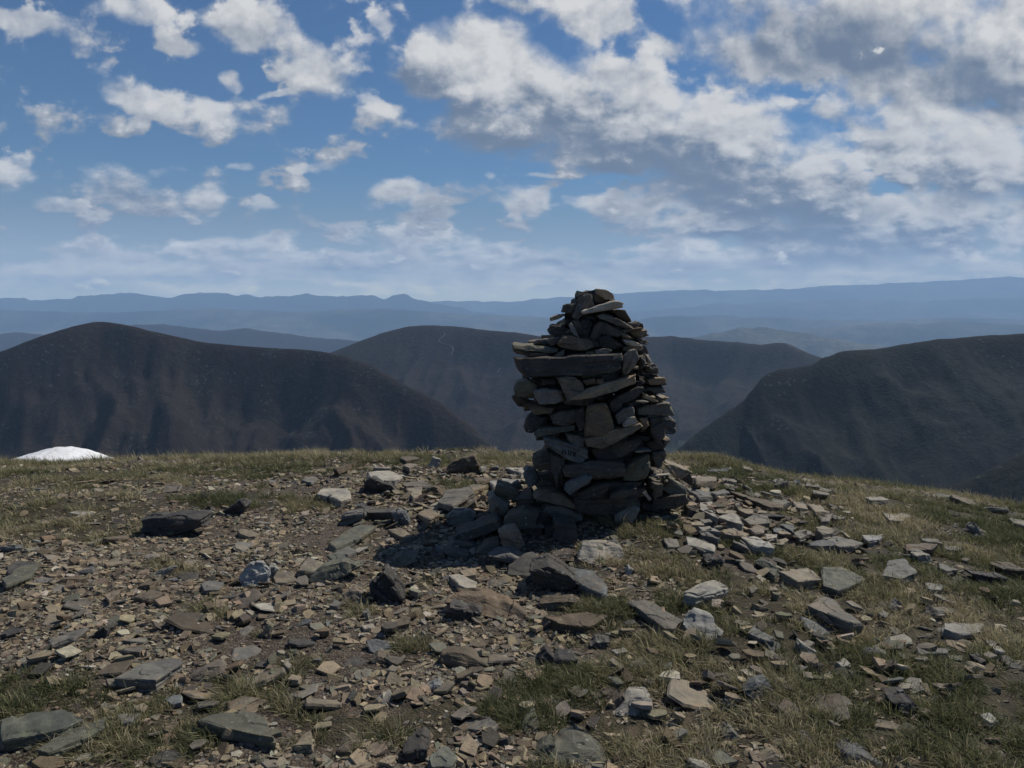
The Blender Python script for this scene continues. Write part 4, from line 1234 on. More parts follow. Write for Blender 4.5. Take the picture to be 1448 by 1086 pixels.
# ------------------------------------------------------------------ stones lying on the ground, traced one by one
# T: a slab lying flat, outline of its upper face, thickness; F: a block, outline of its near face, depth (l = how far it leans back)
GROUND_TEXT = '''
G1
F k .26 432,310 470,300 590,295 632,300 636,330 570,350 500,362 440,345 l=.2 | long blackish slab lying alone on the scree below the snow patch | the long blackish slab
F k .22 690,280 760,238 778,262 765,290 700,296 l=.2 | dark wedge-shaped stone with a mossy top at the edge of the turf | the dark wedge stone
T n .05 5,490 60,450 130,430 95,480 20,505
F w .14 748,490 768,455 790,435 830,440 848,470 850,510 800,525 755,525 l=.5 | blue-grey and white streaked boulder with a pointed top, alone on the scree | the streaked boulder
F p .12 840,450 860,450 882,465 850,500 845,480 l=.6
T g .04 635,505 660,492 708,492 695,520 645,525
T g .07 360,800 450,755 545,735 580,750 520,790 490,810 | large flat grey slab with a straight front edge amid the lower scree | the large flat slab
F r .12 580,810 650,770 690,765 715,795 660,825 600,830 l=1 | low pinkish white boulder beside the large flat grey slab | the pinkish white boulder
T n .08 0,930 90,905 200,898 265,925 200,960 60,985 0,1000 | very large pale greenish slab half buried at the lower left edge of the photo | the half-buried slab
T n .05 110,1025 200,970 330,930 330,960 240,1000 150,1035 | long greenish slab slanting away just below the half-buried slab | the slanting greenish slab
T g .04 370,915 440,910 420,940 385,945
T n .06 620,930 700,912 800,910 835,925 800,945 865,990 780,975 700,955 | broad grey-green slab with a ragged broken edge among low grass | the ragged slab
F b .1 490,1000 510,968 540,975 530,1010 l=.4
F k .12 268,680 320,645 340,655 330,685
T g .04 370,710 400,700 460,700 440,718
T o .04 640,565 655,555 680,570 665,590
T t .07 940,460 975,415 1020,435 1000,465
F t .08 825,660 840,625 865,640 850,690 l=.6
F k .12 735,640 790,620 785,645
F k .1 800,770 855,765 850,785
F o .12 170,500 210,488 270,490 250,520 190,522 l=1
F g .10 470,480 500,460 560,450 500,490 l=.7
T b .05 420,545 480,520 520,530 470,550
T t .04 330,540 360,525 380,530 345,555
G3
T p .13 480,265 610,255 680,285 640,310 510,320 490,290 | large pale slab with a dark undercut front, midway between snow and cairn | the undercut pale slab
F k .14 460,330 500,310 560,335 620,350 660,405 560,400 460,390
T p .08 190,390 230,350 370,360 385,410 330,430 250,400 | pale sunlit slab with a notched edge close to the undercut one | the notched slab
F k .12 230,440 260,405 300,425 310,460 235,470
T g .12 880,440 930,370 1060,345 1085,385 960,460 | thick box-shaped grey slab tilted on edge left of the cairn's rubble | the thick tilted slab
F b .22 915,270 960,215 1010,200 1090,185 1110,230 1130,275 1060,290 925,295 l=.2 | ribbed brown boulder on the turf by the crest, behind the thick slab | the ribbed brown boulder
F p .12 825,230 850,185 905,205 880,250 835,260 l=.6 | small pale upright stone beside the ribbed brown boulder | the small pale upright stone
T t .06 770,505 810,465 885,465 885,505 830,535
F g .2 920,550 960,500 1060,495 1105,530 1070,570 1010,590 930,570 l=.3
F u .15 615,520 650,490 700,505 720,570 690,590 640,580 l=.2 | rounded dark bluish stone standing up from brown soil | the rounded bluish stone
F g .2 310,560 340,515 460,500 465,540 400,570 320,590 l=.2
T n .06 265,680 370,600 440,575 525,580 440,640 350,650 300,700
F k .14 340,670 390,650 450,655 440,690 350,695
T g .04 280,740 370,690 420,720 370,740
F n .24 135,890 200,820 330,780 400,785 450,820 330,880 180,920 l=.7 | long mossy green-grey boulder lying in the middle scree | the mossy boulder
T t .07 95,800 150,750 235,800 190,835 120,840
T n .05 255,740 340,735 400,780 300,785
F n .2 560,820 620,770 680,740 760,745 740,790 620,830 l=.8
F k .2 485,920 570,845 620,920 685,985 650,1030 560,1020 500,970 l=.1 | angular blackish block with a tan split top, casting a deep shadow | the angular black block
F r .15 335,960 400,925 460,960 440,1020 370,1040 340,1010 l=.8 | pinkish grey rounded slab leaning beside the angular black block | the pinkish slab
T p .05 945,855 1000,850 1105,895 1080,940 1000,910 | pale tan flat slab just outside the front edge of the cairn's shadow | the pale tan slab
T t .05 1005,830 1090,815 1100,855 1030,860
T t .04 870,690 950,675 1010,650 1000,690 920,710
T p .05 1175,320 1250,300 1350,305 1350,325 1200,350
T p .05 1260,250 1340,245 1420,250 1350,270
T g .05 1290,290 1345,270 1350,290 1300,300
T t .04 660,590 700,600 740,630 690,645 600,600
T d .06 440,460 630,475 620,500 480,500
T b .05 290,255 480,175 472,190 310,265 | thin brown branch-like sliver lying in the crest turf | the thin sliver
F b .16 790,380 850,355 920,370 880,410 800,415 l=.3
T g .05 105,315 170,295 205,310 160,330
T g .04 265,1025 290,985 330,1005 310,1030
F k .1 210,330 250,315 265,340 215,350
T b .05 660,185 720,175 780,190 700,205
T r .04 690,235 730,215 760,230 720,245
T p .04 520,240 610,238 610,248 525,250
T p .04 1120,232 1160,230 1160,240 1125,242
T t .05 700,360 790,355 790,390 740,420 
T g .05 670,330 760,320 860,325 840,350 700,350
T b .06 1080,300 1200,292 1205,310 1100,320
F g .12 1180,245 1230,240 1230,275 1190,275 l=.3
T t .05 1060,350 1140,330 1170,350 1080,375
G4
F o .2 820,90 900,40 1010,30 1140,70 1250,150 1210,200 1100,160 1010,125 900,115 l=1.7 | large rust brown boulder with streaked face in front of the cairn's shadow | the rusty boulder
F k .2 850,110 1020,140 1000,180 870,180 o=-.02
F b .2 800,400 810,350 900,345 960,360 1060,415 1000,440 870,430 l=.5 | squat brown boulder with a dark bluish end near a grass tuft | the squat brown boulder
F u .1 705,540 770,500 800,500 815,545 760,570 l=.9 | small smooth pale bluish stone among tan chips | the small bluish stone
T b .05 550,195 620,140 655,150 650,185 570,205
F g .08 410,190 400,135 430,130 445,170 l=.3
F b .12 440,380 480,355 540,370 530,410 460,410 l=.4
F k .16 615,850 700,830 740,840 740,905 640,925 l=.3 | dark squarish block at the photo's bottom edge next to an olive slab | the dark squarish block
T n .06 745,870 800,815 850,815 890,870 860,910 760,925 | olive flat slab touching the dark squarish block at the bottom | the olive slab
F n .15 1290,870 1350,810 1395,800 1390,840 1310,900 l=.6
T t .04 530,420 560,395 590,410 570,430
F w .012 572,738 580,725 595,730 592,742 l=.6 | tiny bright white pebble at the edge of a low grass patch | the white pebble
T r .03 910,490 930,460 955,465 945,500
T t .04 20,470 40,445 95,445 80,475
F b .14 270,850 310,830 355,855 340,890 290,890 l=.3
T t .04 490,890 530,860 590,860 560,900
T t .04 50,805 100,755 160,775 150,805
T g .03 480,235 520,228 525,248 490,250
T g .03 150,345 200,350 190,372 150,370
T t .03 275,240 340,235 330,258 285,256
F g .10 0,390 35,420 30,470 0,470 l=.5
T p .03 400,190 470,185 450,210 415,215

G5
F p .2 215,260 235,200 300,183 390,195 413,240 370,295 290,285 l=1.3 | pale whitish boulder with a flat sunlit face just in front of the cairn | the pale boulder
F k .30 22,345 28,300 100,285 180,320 240,365 225,392 130,400 60,380 l=-.1 | big slab with a dark undercut front beside the pale boulder | the big undercut slab
T u .06 95,276 205,276 285,300 335,360 320,398 250,370 180,318 | bluish wrinkled plate lying over the big undercut slab's sunny side | the wrinkled plate
F b .16 65,440 120,428 210,430 170,465 75,470
T b .06 75,480 250,460 335,475 260,520 140,505
T g .07 415,425 480,410 560,450 640,485 600,530 560,525 500,470 | grey tongue-shaped slab with a dark shadowed end, in front of the pale boulder | the tongue slab
F p .18 640,520 690,470 760,490 800,560 740,600 660,560 l=1.6 | whitish rounded boulder with faint veins near the tongue slab's tip | the whitish veined boulder
T p .09 635,395 720,340 780,335 815,365 760,385 690,400 | pale humped slab with a darker rim, between two grass patches | the humped pale slab
F p .1 390,330 415,280 440,300 425,325 l=.5
T g .05 645,165 720,170 765,215 720,225 650,190
T g .04 555,165 610,175 625,205 575,205
F k .14 730,265 790,250 805,270 770,305 740,290 l=.2
T n .04 925,265 970,255 1010,290 1000,320
F p .16 370,870 430,800 500,800 525,860 480,895 420,895 l=1.1 | pale grey boulder with a ridged top standing in grass near the bottom | the ridged grey boulder
F b .12 330,850 390,800 410,820 370,880 l=.4
F n .24 70,1100 130,1020 200,985 290,1010 335,1050 355,1100 l=1.5 | big lichen-speckled boulder cut off by the photo's bottom edge | the lichened boulder
F u .14 880,790 930,745 980,745 1010,790 960,830 890,810 l=.9 | rough bluish grey boulder with creases, sunk in grass | the creased boulder
F g .1 795,970 830,938 862,965 830,980 l=.4
F u .1 800,860 830,828 845,850 820,880 l=.3
T u .04 890,545 920,518 1000,570 960,580
F d .12 260,610 290,585 355,590 320,625 l=.2
T p .03 350,615 400,603 420,620 370,632
T g .04 410,660 470,645 490,670 440,685
F k .12 65,650 95,625 130,660 125,690 80,680 l=.2
F k .16 110,680 140,650 220,670 200,700 130,710 l=.4 | dark hollow-looking stone with a pale ridged top among tan chips | the dark hollow stone
T p .04 650,1040 740,1060 750,1086 690,1080
F t .1 630,1000 690,985 740,1020 700,1030 l=.6
F g .12 450,1086 480,1055 530,1075 520,1090 l=.6
F d .1 805,745 850,740 870,770 840,780 l=.5
T n .05 330,720 370,700 400,745 370,750
T r .03 470,735 510,730 520,745 480,748
G6
T t .08 235,435 330,425 380,460 300,470 | tan slab with rounded ends lying on turf near the pile of slates | the round-ended tan slab
T n .06 380,425 440,420 525,465 430,500 380,480 | greenish five-cornered slab beside the round-ended tan slab | the five-cornered slab
T g .08 330,545 380,510 420,530 510,605 480,610 400,570 | long grey slab running downhill between grass clumps | the downhill slab
T g .07 575,450 600,405 650,395 690,440 640,460 | broad grey slab with a peaked back corner in the turf of the slope | the peaked slab
F d .12 740,590 765,568 792,585 785,608 745,605 l=.3 | small round dark stone at the end of a pale flat slab | the round dark stone
T p .05 780,600 910,610 900,635 830,645 780,625 | pale flat slab lying against the small round dark stone | the pale flat turf slab
T p .04 580,245 690,247 645,270 600,268 | flat pale slab alone in the grass of the far slope | the lone far slab
T o .10 650,345 700,338 760,345 740,360 660,362 | rust-topped flat block with a dark shadowed front on the grassy slope | the rust-topped block
F p .14 690,385 740,382 748,410 700,425 l=.3 | small pale rounded stone just below the rust-topped block | the pale rounded stone
F k .14 860,440 1000,465 980,490 900,475 | long blackish slab edge with a thin sunlit rim, on the grassy slope | the dark-edged slab
F b .2 965,430 1060,435 1060,470 1000,460
T g .06 995,260 1060,272 1060,295 1010,278
F g .14 850,310 880,275 930,310 920,330 l=.5
T g .05 390,325 470,330 510,350 440,360
T w .05 510,318 580,316 570,330 530,338 | bluish white slab with a dark overhang behind it, in the slope's turf | the bluish white slab
F p .16 305,720 310,675 365,705 350,728 l=.7 | pale tan squarish block tipped up in brown soil | the tipped pale block
T u .04 130,625 160,615 220,665 180,660
F u .12 500,725 550,700 600,715 580,740 510,745 l=.6
T p .04 420,735 450,725 475,740 445,750
T p .04 915,665 950,670 980,700 950,700
F t .1 860,765 890,745 930,760 915,795 l=.8
F k .1 900,740 930,735 925,770 905,770
F k .16 615,880 690,865 705,900 680,930 640,905 l=.3 | blackish broken block with a greenish top, low on the grassy side | the broken black block
F u .2 455,1100 460,1045 500,1035 590,1080 595,1100 l=.8 | bluish boulder half out of frame at the bottom of the grassy side | the bottom bluish boulder
F t .16 180,1070 230,1045 258,1060 250,1090 190,1090 l=.7
F u .12 300,1020 340,990 380,1020 350,1045 l=.5
T p .04 895,910 930,905 960,930 930,935
T b .04 220,805 250,800 290,825 260,825
T g .04 560,575 575,560 600,575 590,590
T g .04 690,685 740,690 800,685 790,705 700,710
F u .12 600,560 640,535 650,570 620,590 l=.7
T p .04 315,130 345,135 375,155 330,158
T g .04 340,158 415,170 400,182 350,175
T p .04 520,195 570,185 600,200 540,205 | pale pointed slab standing out against the far edge of the turf | the pale pointed slab
F d .12 220,160 270,140 275,165 240,180 l=.3
T u .04 0,100 70,97 68,107 5,108
T t .04 110,85 140,90 148,103 125,100 | small tan leaf-like slab on the very crest beyond the pile | the crest slab
T g .05 760,405 830,430 790,435 770,425
T g .04 700,325 760,330 780,345 720,340
T g .05 780,350 835,355 830,367 790,365
T g .04 720,475 780,480 770,497 730,495
G7
T t .06 245,205 380,205 385,235 260,240
T g .05 425,210 530,225 520,240 430,230
T g .05 415,240 520,245 510,290 470,280
T b .09 480,290 560,310 720,360 840,390 830,405 740,400 640,360 500,305 | very long brown slab lying across the top of the slate pile | the very long brown slab
T g .06 190,280 280,285 360,330 270,340
T u .05 250,290 330,280 350,320 290,330
T g .05 340,300 440,290 470,310 380,325
F t .14 210,330 270,380 260,400 200,390 l=.4
T p .05 285,345 350,350 330,400 400,480 350,450 270,410 | bright pale slab with a long pointed end in the slate pile by the cairn | the bright pointed slab
F b .18 195,400 280,430 270,490 190,490 l=.1
T g .06 280,480 380,480 370,500 300,505
T p .08 405,470 430,440 510,440 580,510 560,520 490,490 | pale ridged slab with a dark crack in the middle of the slate pile | the cracked slab
T t .04 380,420 520,425 500,440 400,440
T t .06 525,410 730,425 720,440 590,445
T g .06 570,490 630,450 720,455 740,510 620,520
F k .12 710,465 850,470 850,500 720,505 
T r .06 590,540 700,530 710,570 640,580
T g .05 740,370 800,345 880,370 830,385
F b .1 725,380 750,370 810,440 740,440 l=.1 | brown stone wedged upright against the very long brown slab | the wedged brown stone
T t .07 890,360 980,380 995,420 920,400
T t .06 990,380 1060,395 1110,440 1040,440
T g .06 1060,460 1160,450 1130,500 1080,500
T g .05 1130,455 1240,470 1230,485 1170,480
T p .05 265,535 380,540 420,565 300,560
T g .08 270,570 330,565 420,595 400,610 290,590
T t .08 425,550 480,540 610,580 580,600 440,580
T p .06 185,590 260,600 380,660 370,700 280,650 200,650
T p .09 550,600 640,600 760,650 780,680 640,660 | large pale slab with a wavy dark front at the near side of the pile | the wavy-fronted slab
T g .05 500,620 650,690 640,700 500,640
F k .14 495,710 560,690 700,700 600,720
T p .05 710,580 790,580 780,605 720,610
T t .05 740,620 850,605 870,620 830,650 750,640
T u .05 770,520 830,540 900,600 870,600 760,560
T u .05 780,510 900,520 900,570 840,540
T g .06 910,560 1010,555 1020,580 940,610 905,590
T t .10 1040,540 1090,530 1170,550 1150,570 1090,575
T g .05 1100,610 1200,600 1360,640 1300,660 1200,670
F g .14 780,240 830,225 880,250 865,290 800,300 l=.4
F p .1 915,250 940,230 960,260 950,285 l=.4
T g .05 960,225 1010,215 1075,245 1070,270 980,255
T g .05 995,270 1060,270 1160,290 1110,310
F n .12 645,780 690,755 790,800 840,880 760,830 l=1 | greenish curved slab leaning in bare soil under the slate pile | the leaning greenish slab
F k .14 315,760 430,740 440,790 390,820 l=.3
T g .04 590,930 640,915 670,940 620,970
T t .04 715,940 780,925 800,950 740,955
T r .04 760,965 820,965 800,990 765,985
F b .1 530,360 580,365 620,400 560,400
T t .04 200,500 310,505 300,525 230,520
T p .08 170,965 300,890 380,880 470,920 380,950 260,985 | pale blocky slab with a bright nose in soil below the slate pile | the bright-nosed slab
'''


def build_ground_stones():
    n = 0
    out = []
    for ln in GROUND_TEXT.strip().splitlines():
        ln = ln.strip()
        if not ln or ln.endswith('-'):
            continue
        if ln in ZOOM:
            zone = ln
            continue
        tk = ln.split('|')[0].split()
        dep = float(tk[2])
        for (typ, tone, op, poly, label, mark) in spec(zone + '\n' + ln):
            n += 1
            cx = sum(p[0] for p in poly) / len(poly)
            cy = sum(p[1] for p in poly) / len(poly)
            if typ == 'T':
                o = top_stone('slate', poly, dep * .72, tone, 500 + n, edge=max(.008, .0034 * on_ground(cx, cy).y))
            else:
                q = max(p[1] for p in poly)
                Yf = on_ground(cx, q - 2).y + op.get('o', 0)
                o = front_stone('slate', [(a, b_ + (2 if b_ == q else 0)) for a, b_ in poly], Yf, dep * (.55 if op.get('l', 0) >= .5 else .85), tone, 500 + n, op.get('l', 0.0), edge=max(.008, .0034 * Yf), rough=1.5)
            note(o, 'stone', tone, shape_word(poly), cx, cy, poly_area(poly), 'loose stones lying on the summit', label, mark)
            out.append((o.location.x, o.location.y, math.sqrt(poly_area(poly)) * o.location.y / FPX))
    return out


PLACED = build_ground_stones()


# ------------------------------------------------------------------ further loose slates, then the mass of small chips
def scatter_slates(count):
    rng = np.random.default_rng(21)
    made = 0
    placed = list(PLACED)
    proto = []
    for i in range(26):
        k = rng.integers(5, 8)
        pts = []
        a0 = rng.uniform(0, 6.28)
        el = rng.uniform(.5, .95)
        th = rng.uniform(.12, .40)
        for q in range(k):
            a = a0 + 6.283 * (q + rng.uniform(-.35, .35)) / k
            r = rng.uniform(.75, 1.15)
            x, y = math.cos(a) * r, math.sin(a) * r * el
            pts += [(x * .95 * .08, y * .95 * .08, th * .08 * rng.uniform(.85, 1.1)), (x * .083, y * .083, th * .04), (x * .074, y * .074, 0)]
        o = stone('slate', pts, 'g', 900 + i, edge=.013, origin=Vector((0, 0, 0)))
        proto.append(o)
    used = set()
    tries = 0
    while made < count and tries < 20000:
        tries += 1
        py = rng.uniform(672, 1080)
        px = rng.uniform(5, 1443)
        if 715 < px < 985 and py < 800:
            continue
        g = on_ground(px, py)
        t = float(turf(g.x, g.y))
        if rng.uniform() < t * .9:
            continue
        s = float(np.clip(rng.lognormal(math.log(.075), .35), .045, .15))
        if any((g.x - a) ** 2 + (g.y - b_) ** 2 < (.62 * c + s * .9) ** 2 for a, b_, c in placed):
            continue
        i = int(rng.integers(0, len(proto)))
        src = proto[i]
        if i in used:
            o = src.copy()
            COL.objects.link(o)
        else:
            o = src
            used.add(i)
        gx, gy = gslope(g.x, g.y)
        tilt = Vector((-gx + rng.normal(0, .16), -gy + rng.normal(0, .16), 1)).normalized()
        o.matrix_world = Matrix.Translation(g + Vector((0, 0, -.006))) @ tilt.to_track_quat('Z', 'Y').to_matrix().to_4x4() @ Matrix.Rotation(rng.uniform(0, 6.28), 4, 'Z') @ Matrix.Diagonal((s / .075, s / .075, s / .075 * rng.uniform(.7, 1.2), 1))
        tone = rng.choice(list('gtbndurpk'), p=[.24, .22, .12, .10, .10, .06, .07, .05, .04])
        j = rng.uniform(.8, 1.2)
        o.color = tuple(np.array(TONE[tone]) * j) + (1,)
        r = s * FPX / g.y
        note(o, 'stone', tone, 'slab' if s > .07 else 'chip', px, py, r * r * .9, 'loose stones lying on the summit')
        placed.append((g.x, g.y, s * 1.7))
        made += 1
    for i, o in enumerate(proto):
        if i not in used:
            bpy.data.objects.remove(o)
    return placed


ALL_PLACED = scatter_slates(100)


def make_scree():
    rng = np.random.default_rng(33)
    N = 240000
    v = rng.uniform(0, 1, N)
    y = 1.9 + 8.6 * v ** 1.15
    x = rng.uniform(-1, 1, N) * (y * .74 + .5)
    z = ground_z(x, y)
    t = turf(x, y)
    patch = fbm(x * 1.7 + 3, y * 1.7, 3, 201)
    dens = np.clip(1.05 - t * 1.0, .16, 1) * np.clip(.16 + (patch - .33) * 3.4, .10, 1)
    dens *= np.where(x > 1.2, .7, 1.0)
    keep = rng.uniform(0, 1, N) < dens
    x, y, z, t = x[keep], y[keep], z[keep], t[keep]
    n0 = len(x)
    # bigger plates heaped right of the cairn, around its foot and on the scree in front of it
    more = []
    for (px, py, ax, ay, cnt) in ((1040, 725, 120, 42, 210), (985, 700, 40, 30, 60), (650, 725, 80, 45, 130), (730, 690, 40, 30, 50), (560, 700, 110, 40, 90), (1130, 760, 120, 50, 60), (400, 900, 420, 150, 130), (900, 940, 300, 120, 120), (1250, 900, 200, 130, 110)):
        for _ in range(cnt):
            g = on_ground(px + rng.normal(0, .55) * ax, py + rng.normal(0, .55) * ay)
            more.append((g.x, g.y))
    more = np.array(more)
    x, y = np.concatenate([x, more[:, 0]]), np.concatenate([y, more[:, 1]])
    z, t = ground_z(x, y), np.concatenate([t, np.zeros(len(more))])
    n = len(x)
    size = np.clip(rng.lognormal(math.log(.0132), .55, n), .005, .055) * (.72 + y * .055)
    cols_gain = np.array([1.20, 1.14, 1.04])
    size[n0:] = rng.uniform(.028, .062, n - n0)
    z = z + np.where(np.arange(n) >= n0, rng.uniform(0, .03, n), 0)
    pos = np.stack([x, y, z - size * .06], 1)
    cols = tone_array(rng, n, 'gtbndrpuk', (2.6, 5.2, 2.4, .8, 1.0, .9, 1.0, .3, .5)) * cols_gain
    mass_of_chips('scree', pos, size, rng.uniform(0, 6.28, n), rng.normal(0, .30, n), rng.normal(0, .30, n), cols, CHIPS, CHIP_MAT, rng, rng.uniform(.6, 1.3, n))


make_scree()


# ------------------------------------------------------------------ grass
def grass_material():
    m = bpy.data.materials.new('grass_blade')
    m.use_nodes = True
    b = NB(m.node_tree)
    bs = m.node_tree.nodes['Principled BSDF']
    out = m.node_tree.nodes['Material Output']
    c = b.node('ShaderNodeVertexColor', layer_name='tint').outputs[0]
    b.l.new(c, bs.inputs['Base Color'])
    bs.inputs['Roughness'].default_value = .6
    bs.inputs['Specular IOR Level'].default_value = .2
    tr = b.node('ShaderNodeBsdfTranslucent')
    b.l.new(c, tr.inputs['Color'])
    mx = b.node('ShaderNodeMixShader')
    mx.inputs[0].default_value = .38
    b.l.new(bs.outputs[0], mx.inputs[1])
    b.l.new(tr.outputs[0], mx.inputs[2])
    b.l.new(mx.outputs[0], out.inputs['Surface'])
    return m


def make_grass():
    rng = np.random.default_rng(77)
    # tuft positions
    N = 80000
    y = 1.9 + 10.4 * rng.uniform(0, 1, N) ** 1.1
    x = rng.uniform(-1, 1, N) * (y * .76 + .6)
    t = turf(x, y)
    clump = fbm(x * 4.6, y * 4.6, 3, 301)
    w = np.clip((t - .34) * 2.0, 0, 1) * np.clip(.06 + (clump - .38) * 4.2, .015, 1)
    ring = np.hypot(x - CAIRN_X, (y - CAIRN_Y))
    w *= np.where((ring < .55) & (y > 5.2), 0, 1)
    keep = rng.uniform(0, 1, N) < w * .38
    x, y = x[keep], y[keep]
    # single small tufts strewn over the scree
    M = 260
    yy = 2.2 + 7.5 * rng.uniform(0, 1, M)
    xx = rng.uniform(-1, 1, M) * yy * .72
    x, y = np.concatenate([x, xx]), np.concatenate([y, yy])
    nt = len(x)
    big = np.array([p for p in ALL_PLACED if p[2] > .07])
    d = ((x[:, None] - big[None, :, 0]) / (big[None, :, 2] * .55)) ** 2 + ((y[:, None] - big[None, :, 1]) / (big[None, :, 2] * .55)) ** 2
    ok = (d > 1).all(1)
    x, y = x[ok], y[ok]
    nt = len(x)
    dry = np.clip(.37 + (fbm(x * 1.3 + 8, y * 1.3, 3, 311) - .5) * 2.4 + sstep(y, 7.6, 9.4) * .22 + rng.normal(0, .12, nt), 0, 1)
    tall = np.clip(rng.lognormal(0, .25, nt), .6, 1.6) * (.85 + .6 * sstep(y, 7.8, 9.5)) * np.clip(.55 + turf(x, y) * .6, .5, 1.2)
    nb = rng.integers(30, 74, nt)
    T = np.repeat(np.arange(nt), nb)
    n = len(T)
    rr = .05 * np.sqrt(rng.uniform(0, 1, n)) * np.clip(tall[T], .7, 1.4)
    aa = rng.uniform(0, 6.283, n)
    bx, by = x[T] + rr * np.cos(aa), y[T] + rr * np.sin(aa)
    bz = ground_z(bx, by) - .004
    L = rng.uniform(.024, .078, n) * tall[T]
    wdt = rng.uniform(.0011, .0023, n) * (.75 + .09 * by)
    lean_a = aa + rng.normal(0, .7, n)
    lean = np.clip(rng.normal(.74, .40, n), .05, 1.5)
    wind = np.array([-.22, -.10])
    dx = np.cos(lean_a) * lean + wind[0]
    dy = np.sin(lean_a) * lean + wind[1]
    px, py = -np.sin(aa + 1.2), np.cos(aa + 1.2)
    lv = []
    for s, wd in ((0, 1.0), (.45, .85), (.8, .5), (1.0, .06)):
        cx = bx + dx * L * s * (.35 + .65 * s)
        cy = by + dy * L * s * (.35 + .65 * s)
        cz = bz + L * (s - .42 * s * s * lean)
        lv.append(np.stack([cx - px * wdt * wd, cy - py * wdt * wd, cz], -1))
        lv.append(np.stack([cx + px * wdt * wd, cy + py * wdt * wd, cz], -1))
    V = np.stack(lv, 1)
    base = (np.arange(n) * 8)[:, None, None]
    F = base + np.array([[0, 1, 3, 2], [2, 3, 5, 4], [4, 5, 7, 6]])[None]
    green = np.array([.076, .090, .040])
    olive = np.array([.150, .145, .068])
    straw = np.array([.36, .31, .20])
    q = np.clip(dry[T] + rng.normal(0, .30, n), 0, 1)[:, None]
    c = np.where(q < .5, green + (olive - green) * q * 2, olive + (straw - olive) * (q - .5) * 2)
    c *= rng.uniform(.55, 1.5, (n, 1))
    cc = np.repeat(c[:, None, :], 8, 1)
    tip = np.array([0, 0, .15, .15, .35, .35, .6, .6])[None, :, None] * (q[:, None, :] * .7 + .1)
    cc = cc * (1 - tip) + straw * tip
    o = mesh_obj('grass', V.reshape(-1, 3), F.reshape(-1, 4), grass_material())
    a = o.data.color_attributes.new('tint', 'FLOAT_COLOR', 'POINT')
    a.data.foreach_set('color', np.concatenate([cc.reshape(-1, 3), np.ones((n * 8, 1))], 1).astype(np.float32).ravel())
    o['kind'] = 'stuff'
    print('tufts', nt, 'blades', n)


make_grass()


# ------------------------------------------------------------------ snow patch beyond the crest
def make_snow():
    Y0 = 13.2
    nx, ny = 90, 40
    top = [(6, 657), (20, 649), (45, 641), (70, 636), (88, 635), (105, 638), (125, 645), (142, 651), (158, 659)]
    xs = [pix_dir(p[0], p[1])[0] * Y0 for p in top]
    zs = [CAM_Z + pix_dir(p[0], p[1])[2] * Y0 for p in top]
    nx, ny = 160, 60
    X = np.linspace(xs[0] - .5, xs[-1] + .5, nx)
    q = np.linspace(-1, 1, ny)
    XX, Q = np.meshgrid(X, q)
    YY = Y0 + Q * 1.3 + .12 * (fbm(XX * 1.5, Q * 2, 3, 401) - .5)
    zt = np.interp(XX, xs, zs)
    edge = sstep(XX, X[0], xs[0] + .15) * (1 - sstep(XX, xs[-1] - .15, X[-1]))
    g = ground_z(XX, YY)
    ZZ = g - .12 + (zt - g + .12) * edge * np.clip(1 - Q * Q, 0, 1) ** .6
    ZZ += (.06 * (fbm(XX * 2.3, YY * 2.3, 4, 405) - .5) + .02 * (fbm(XX * 11, YY * 11, 3, 407) - .5)) * edge
    m, b, bs = new_mat('old_snow')
    co = b.node('ShaderNodeTexCoord').outputs['Object']
    n1 = b.noise(co, 6, 4, .6)
    b.l.new(b.mix(b.m('MULTIPLY', b.rng(b.noise(co, 14, 5, .65), .5, .72), .55), b.mix(b.rng(n1, .35, .7), (.74, .75, .77), (.62, .62, .625)), (.26, .24, .21)), bs.inputs['Base Color'])
    bs.inputs['Subsurface Weight'].default_value = 0.0
    bs.inputs['Roughness'].default_value = .55
    bump(b, bs, b.m('ADD', n1, b.m('MULTIPLY', b.noise(co, 40, 3), .3)), .03, .5)
    V = np.stack([XX, YY, ZZ], -1).reshape(-1, 3)
    o = mesh_obj('snow_patch', V, grid_faces(nx, ny), m, True)
    o['label'] = 'smooth white snow patch lying just beyond the grassy crest'
    o['category'] = 'snow'


make_snow()


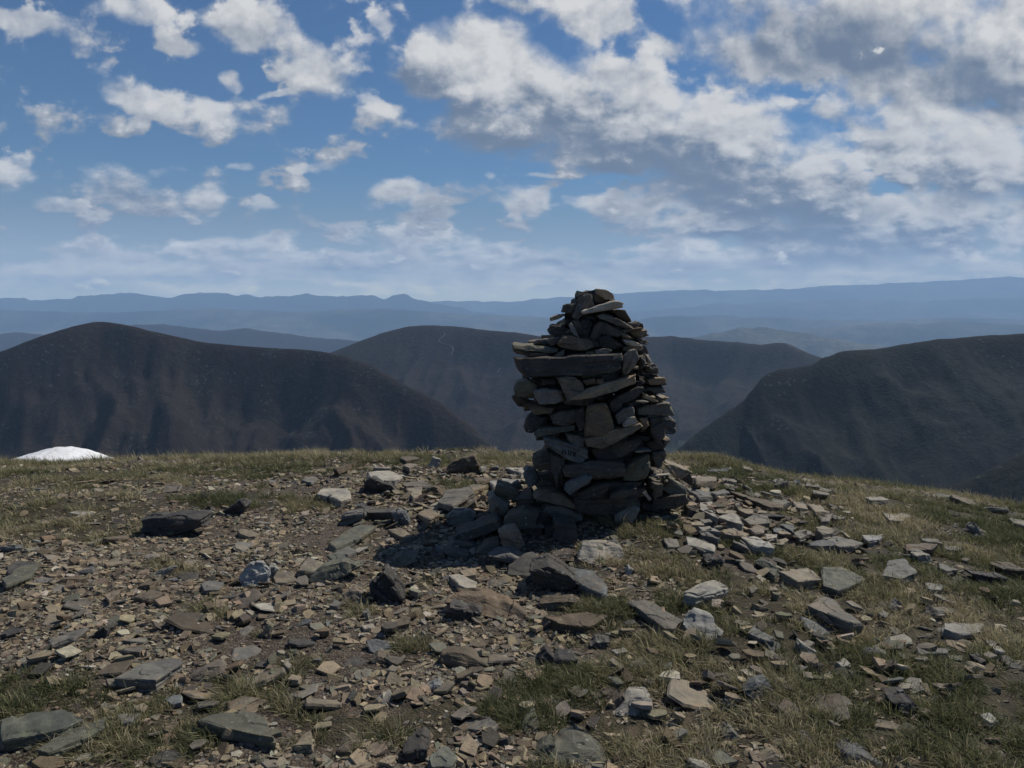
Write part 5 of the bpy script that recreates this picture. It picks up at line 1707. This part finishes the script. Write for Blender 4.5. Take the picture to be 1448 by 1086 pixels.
# ------------------------------------------------------------------ pale tracks on the far hills
def make_tracks():
    from mathutils.bvhtree import BVHTree
    hills = [o for o in COL.objects if o.name.startswith('hill')]
    bvs = [BVHTree.FromPolygons([v.co for v in o.data.vertices], [tuple(p.vertices) for p in o.data.polygons]) for o in hills]
    m, b, bs = new_mat('pale_dirt')
    co = b.node('ShaderNodeTexCoord').outputs['Object']
    b.l.new(b.mix(b.noise(co, .05, 3), (.13, .115, .10), (.22, .20, .17)), bs.inputs['Base Color'])
    tracks = [
        ([(630, 472), (627, 476), (622, 480), (620, 483), (626, 486), (634, 488), (640, 491), (641, 496), (637, 504)], 4.5),
        ([(707, 522), (705, 525), (703, 528)], 4), ([(612, 507), (630, 511), (652, 508), (655, 505)], 2.5),
        ([(1112, 486), (1118, 491), (1125, 494), (1133, 499)], 4),
        ([(150, 471), (168, 468), (180, 465)], 3)]
    for pts, wdt in tracks:
        pp = []
        for (a, c) in zip(pts[:-1], pts[1:]):
            for q in np.linspace(0, 1, 6, endpoint=False):
                px, py = a[0] + (c[0] - a[0]) * q, a[1] + (c[1] - a[1]) * q
                d = Vector(pix_dir(px, py)).normalized()
                best = None
                for bv in bvs:
                    h, n_, _, dist = bv.ray_cast(Vector((0, 0, CAM_Z)), d)
                    if h is not None and (best is None or dist < best[1]):
                        best = (h, dist, n_)
                if best and 1500 < best[1] < 7000:
                    pp.append(best[0] + Vector((0, 0, 1.2)))
        if len(pp) < 3:
            continue
        V = []
        for i, p in enumerate(pp):
            t = (pp[min(i + 1, len(pp) - 1)] - pp[max(i - 1, 0)])
            s = Vector((t.y, -t.x, 0))
            if s.length < 1e-6:
                s = Vector((1, 0, 0))
            s = s.normalized() * wdt * .5
            lift = Vector((0, 0, 2.0))
            V += [p - s + lift, p + s + lift]
        F = [(2 * i, 2 * i + 1, 2 * i + 3, 2 * i + 2) for i in range(len(pp) - 1)]
        o = mesh_obj('path', V, F, m)
        o['kind'] = 'structure'


make_tracks()


# ------------------------------------------------------------------ every stone gets a description of its own
ORD = ['', 'second ', 'third ', 'fourth ', 'fifth ', 'sixth ', 'seventh ', 'eighth ', 'ninth ', 'tenth ', 'eleventh ', 'twelfth ']


def label_stones():
    for grp in sorted({s['group'] for s in STONES}):
        mine = [s for s in STONES if s['group'] == grp]
        marks = [s for s in mine if s['mark']]
        cairn = 'cairn' in grp
        if not cairn:
            marks = marks + [dict(cx=840, cy=740, mark='the cairn')]
        buckets = {}
        for s in mine:
            if s['label']:
                s['o']['label'] = s['label']
                continue
            best = min((m_ for m_ in marks), key=lambda m_: math.hypot(s['cx'] - m_['cx'], (s['cy'] - m_['cy']) * (1.2 if cairn else 1.8)))
            dx, dy = s['cx'] - best['cx'], (s['cy'] - best['cy']) * 1.4
            if cairn:
                rel = ('above' if dy < 0 else 'below') if abs(dy) > abs(dx) else ('to the left of' if dx < 0 else 'to the right of')
            else:
                rel = ('behind' if dy < 0 else 'in front of') if abs(dy) > abs(dx) else ('to the left of' if dx < 0 else 'to the right of')
            s['d'] = math.hypot(dx, dy)
            word = ('large ' if s['area'] > 900 else 'small ' if s['area'] < 160 else '')
            s['desc'] = word + TONE_WORD[s['tone']] + ' ' + s['shape']
            buckets.setdefault((s['desc'], rel, best['mark']), []).append(s)
        for (desc, rel, mark), ss in buckets.items():
            ss.sort(key=lambda s: s['d'])
            for i, s in enumerate(ss):
                if len(ss) == 1:
                    s['o']['label'] = f'{desc} {rel} {mark}' + (' of the cairn' if cairn else '')
                else:
                    near = ORD[i] + 'nearest'
                    if len(f'{desc} {rel} {mark}'.split()) > 13:
                        mark = mark.split(' in ')[0]
                    s['o']['label'] = f'{desc} {rel} {mark}' + (' of the cairn' if cairn else '') + f', {near}'


label_stones()
